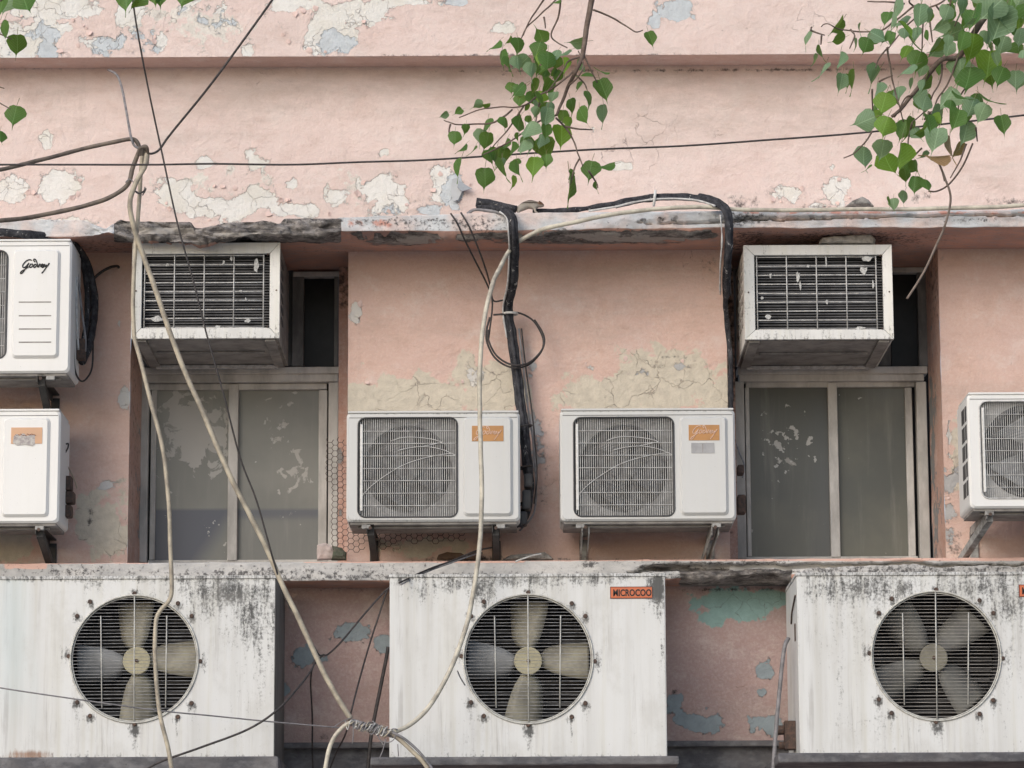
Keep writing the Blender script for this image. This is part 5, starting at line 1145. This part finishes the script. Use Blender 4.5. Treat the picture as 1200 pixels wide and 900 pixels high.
YR = -3.2
rbx = thing('tree_branch', W(1180, -60, YR), 'dense leafy peepal branch filling the top right corner', 'branch')
o1 = rbx.location.copy(); Z3 = (4.286, 920, 0)
twig(rbx, 'stem', [(1180, -220), (1100, -40), (1000, 90), (925, 200), (870, 285), (790, 300), (720, 370), (640, 480), (540, 585)], YR, .016, .007, Z3)
for pts in ([(870, -60), (790, 10), (700, 50), (630, 110), (570, 180), (520, 240)], [(700, 50), (650, 30), (560, 100), (490, 150), (420, 160), (330, 155), (270, 145), (215, 118), (180, 132)], [(600, 20), (520, 8), (415, 8)], [(330, 150), (350, 180), (325, 245)],
            [(515, 235), (540, 400), (565, 500), (592, 610)], [(520, 235), (470, 300), (455, 340)], [(470, 410), (540, 380)], [(440, 450), (437, 560)], [(790, 305), (780, 400), (740, 480), (700, 560), (640, 610)], [(640, 480), (600, 500), (550, 590)],
            [(870, 285), (820, 420), (760, 500), (740, 600), (760, 640)], [(700, 40), (690, 180), (680, 300)], [(730, 110), (740, 210)], [(640, 620), (620, 700), (630, 780)], [(960, 380), (880, 480), (870, 560)], [(440, 660), (400, 720), (350, 765), (295, 795)], [(690, 745), (650, 780), (615, 798)],
            [(768, 805), (785, 850), (800, 910)], [(910, 725), (880, 800), (830, 895)], [(960, 640), (962, 712)], [(720, 560), (740, 590), (780, 600)], [(700, 600), (735, 560), (760, 610)], [(880, 70), (850, 130)], [(760, 30), (800, 90)], [(640, 30), (620, 5), (660, -30)], [(800, 90), (830, 20), (835, -30)], [(130, 140), (125, 155)], [(130, 155), (200, 178)], [(185, 180), (180, 225)]):
    twig(rbx, 'twig', pts, YR, .0042, .0022, Z3)
RL = [(105,185,80,30,.35,1),(262,138,105,35,.5,0),(270,205,80,60,.5,0),(172,258,75,0,.5,0),(158,295,60,5,.4,1),(190,370,100,15,.3,1),(275,300,90,5,.35,1),(282,412,95,10,.9,1),(320,410,90,0,.5,0),(348,400,110,0,.35,0),(455,195,90,25,.7,0),(500,190,90,20,.6,0),(540,195,75,20,.6,0),(370,145,60,20,.3,1),(362,215,60,-10,.4,1),(552,45,110,15,.35,1),(552,120,70,-20,.3,0),(622,195,110,0,.4,0),(675,75,130,10,.7,1),(655,180,80,0,.6,1),(735,75,80,0,.5,1),(605,262,80,30,.85,2),(640,340,0,0,.5,2),(820,70,120,5,.45,0),(705,180,60,0,.3,0),(785,135,80,60,.9,1),(760,250,110,40,.8,1),(800,235,90,40,.4,0),(850,170,120,60,.9,1),(820,245,80,20,.8,1),(890,205,100,20,.7,0),(620,345,90,60,.6,1),(685,350,80,30,.9,1),(880,350,150,0,1,1),(945,235,150,5,.9,2),(1020,330,150,10,1,2),(1035,380,120,-10,.9,0),(920,410,150,10,.9,0),(1160,400,110,0,1,1),(1090,225,90,20,.9,1),(1150,240,110,60,.8,0),(1080,110,190,20,1,1),(1040,40,150,50,1,1),(960,60,100,10,.6,0),(900,30,90,0,.7,1),(1130,50,150,10,1,0),(1185,100,90,0,.8,2),(1165,180,90,0,.4,0),(1010,190,80,10,.9,1),(445,390,110,35,.5,1),(460,460,90,5,.5,1),(495,520,110,15,1,2),(400,605,105,70,1,1),(500,635,110,20,1,2),(475,590,70,10,.7,2),(490,750,120,10,1,1),(390,790,110,10,.9,1),(515,830,150,-15,1,2),(585,780,150,0,.5,2),(415,850,60,25,.3,0),(755,710,140,15,1,1),(680,500,100,10,.9,1),(815,490,130,30,.8,1),(860,605,120,20,1,0),(935,540,100,20,1,1),(985,565,110,30,.9,1),(905,670,120,15,.9,1),(1020,510,95,-40,.4,0),(1095,625,105,-10,1,0),(595,650,100,20,.9,0),(640,640,100,5,.5,0),(680,665,70,60,.6,0),(560,640,60,10,.7,0),(630,840,90,10,.9,0),(605,860,70,-10,.8,0),(735,650,80,10,.7,0),(905,590,80,-10,.9,0),(820,740,110,10,.45,3),(870,750,100,30,.7,3),(760,790,120,80,.4,3),(1195,280,60,0,.8,1),(690,430,60,10,.6,1),(640,420,70,5,.4,1),(780,350,60,10,.6,0),(705,780,60,40,.5,1)]
for (a, b, sz, an, wd, kd) in RL:
    if sz: leaf(rbx, o1, a/4.286+920, b/4.286, sz/4.286*.95, -an, wd, kd, YR+random.uniform(-.4, .3))
for (cx_, cy_, sx_, sy_, n_) in ((1140, 20, 75, 30, 20), (1155, 75, 50, 45, 11), (1060, 40, 40, 30, 7), (1110, 120, 45, 25, 7), (1090, 140, 30, 18, 5), (1045, 110, 26, 30, 3)):
    for k in range(n_):
        leaf(rbx, o1, random.gauss(cx_, sx_*.5), random.gauss(cy_, sy_*.5), random.uniform(13, 25), random.gauss(0, 28), random.choice((.3, .5, .8, 1, .95)), random.choice((0, 0, 1, 1, 1, 2)), YR+random.uniform(-.5, .4))
for k in range(26):
    t_ = random.random(); leaf(br, o0, random.gauss(633-25*t_, 16), 60+120*t_+random.uniform(-14, 14), random.uniform(10, 19), random.gauss(0, 28), random.choice((.3, .5, .8, 1)), random.choice((0, 0, 1, 2)), YB+random.uniform(-.25, .25))
for (a, b, s_, an, wd, kd) in ((1062, 205, 14, 10, .9, 0), (1072, 216, 18, -5, .9, 0), (1085, 218, 16, 0, .9, 0), (1058, 231, 16, -20, .8, 1), (1047, 239, 15, 0, .9, 1), (1043, 236, 12, 10, .4, 0), (1073, 195, 18, 10, .8, 0)): leaf(rbx, o1, a, b, s_, an, wd, kd, YR+random.uniform(-.2, .2))
for (a, b, s_) in ((1120, -12, 34), (1150, -14, 40), (1190, -10, 40), (1215, 40, 36), (1215, 110, 36), (1225, 180, 30), (1080, -14, 26)): leaf(rbx, o1, a, b, s_, random.uniform(-30, 30), .9, random.choice((0, 1, 2)), YR)
cable('hanging_twig', [(1098, 186), (1107, 208), (1114, 232), (1108, 262), (1096, 290), (1082, 320), (1063, 350)], YR+.2, .0045, plain('dry_twig_bark', (.26, .21, .18), (.17, .13, .11), .85, 30), 'dry bare twig dangling from the right branch in front of the right window unit', 'twig')
cable('hanging_twig', [(1140, 168), (1128, 195), (1112, 216), (1098, 224), (1088, 224)], YR+.2, .0035, M_BARK, 'short curved twig below the brown leaves of the right branch', 'twig')
# top left sprays
YL = -2.8
lf = thing('tree_branch', W(10, -70, YL), 'few dark round peepal leaves at the top left corner', 'branch'); o2 = lf.location.copy()
twig(lf, 'stem', [(-90, -80), (-30, -20), (-25, 60), (-28, 170)], YL, .012, .006)
for pts in ([(-28, -20), (10, -30), (30, -20), (38, -8)], [(-25, 50), (-8, 95), (5, 104)], [(-25, 30), (0, 40), (14, 46)], [(-26, 110), (-5, 118), (12, 128)], [(-28, 20), (-10, 10), (8, -5)]): twig(lf, 'twig', pts, YL, .004, .002)
for (a, b, s_, an, wd, kd) in ((30, 6, 30, -20, 1.1, 0), (20, 54, 26, 0, 1.1, 0), (17, 138, 23, 10, 1, 0), (0, 164, 20, 0, .9, 0), (8, 2, 30, 20, .9, 1), (2, 10, 34, 10, .8, 0), (3, 36, 20, 10, .6, 0)): leaf(lf, o2, a, b-2, s_, -an, wd, kd, YL+random.uniform(-.1, .1))
l2 = thing('tree_branch', W(180, -60, YL), 'row of dark peepal leaf tips at the top edge, left of the black wire', 'branch'); o3 = l2.location.copy()
twig(l2, 'twig', [(240, -70), (200, -35), (170, -25), (140, -22)], YL, .005, .002)
for (a, b, s_, an, wd, kd) in ((148, 0, 30, -5, 1, 0), (160, -1, 24, 30, .8, 0), (181, -6, 26, 0, 1, 0), (187, -4, 20, -10, .9, 0), (215, -6, 24, 12, 1, 0), (148, -18, 26, 0, 1, 0)): leaf(l2, o3, a, b, s_, -an, wd, kd, YL)
print('objects', len(bpy.data.objects))
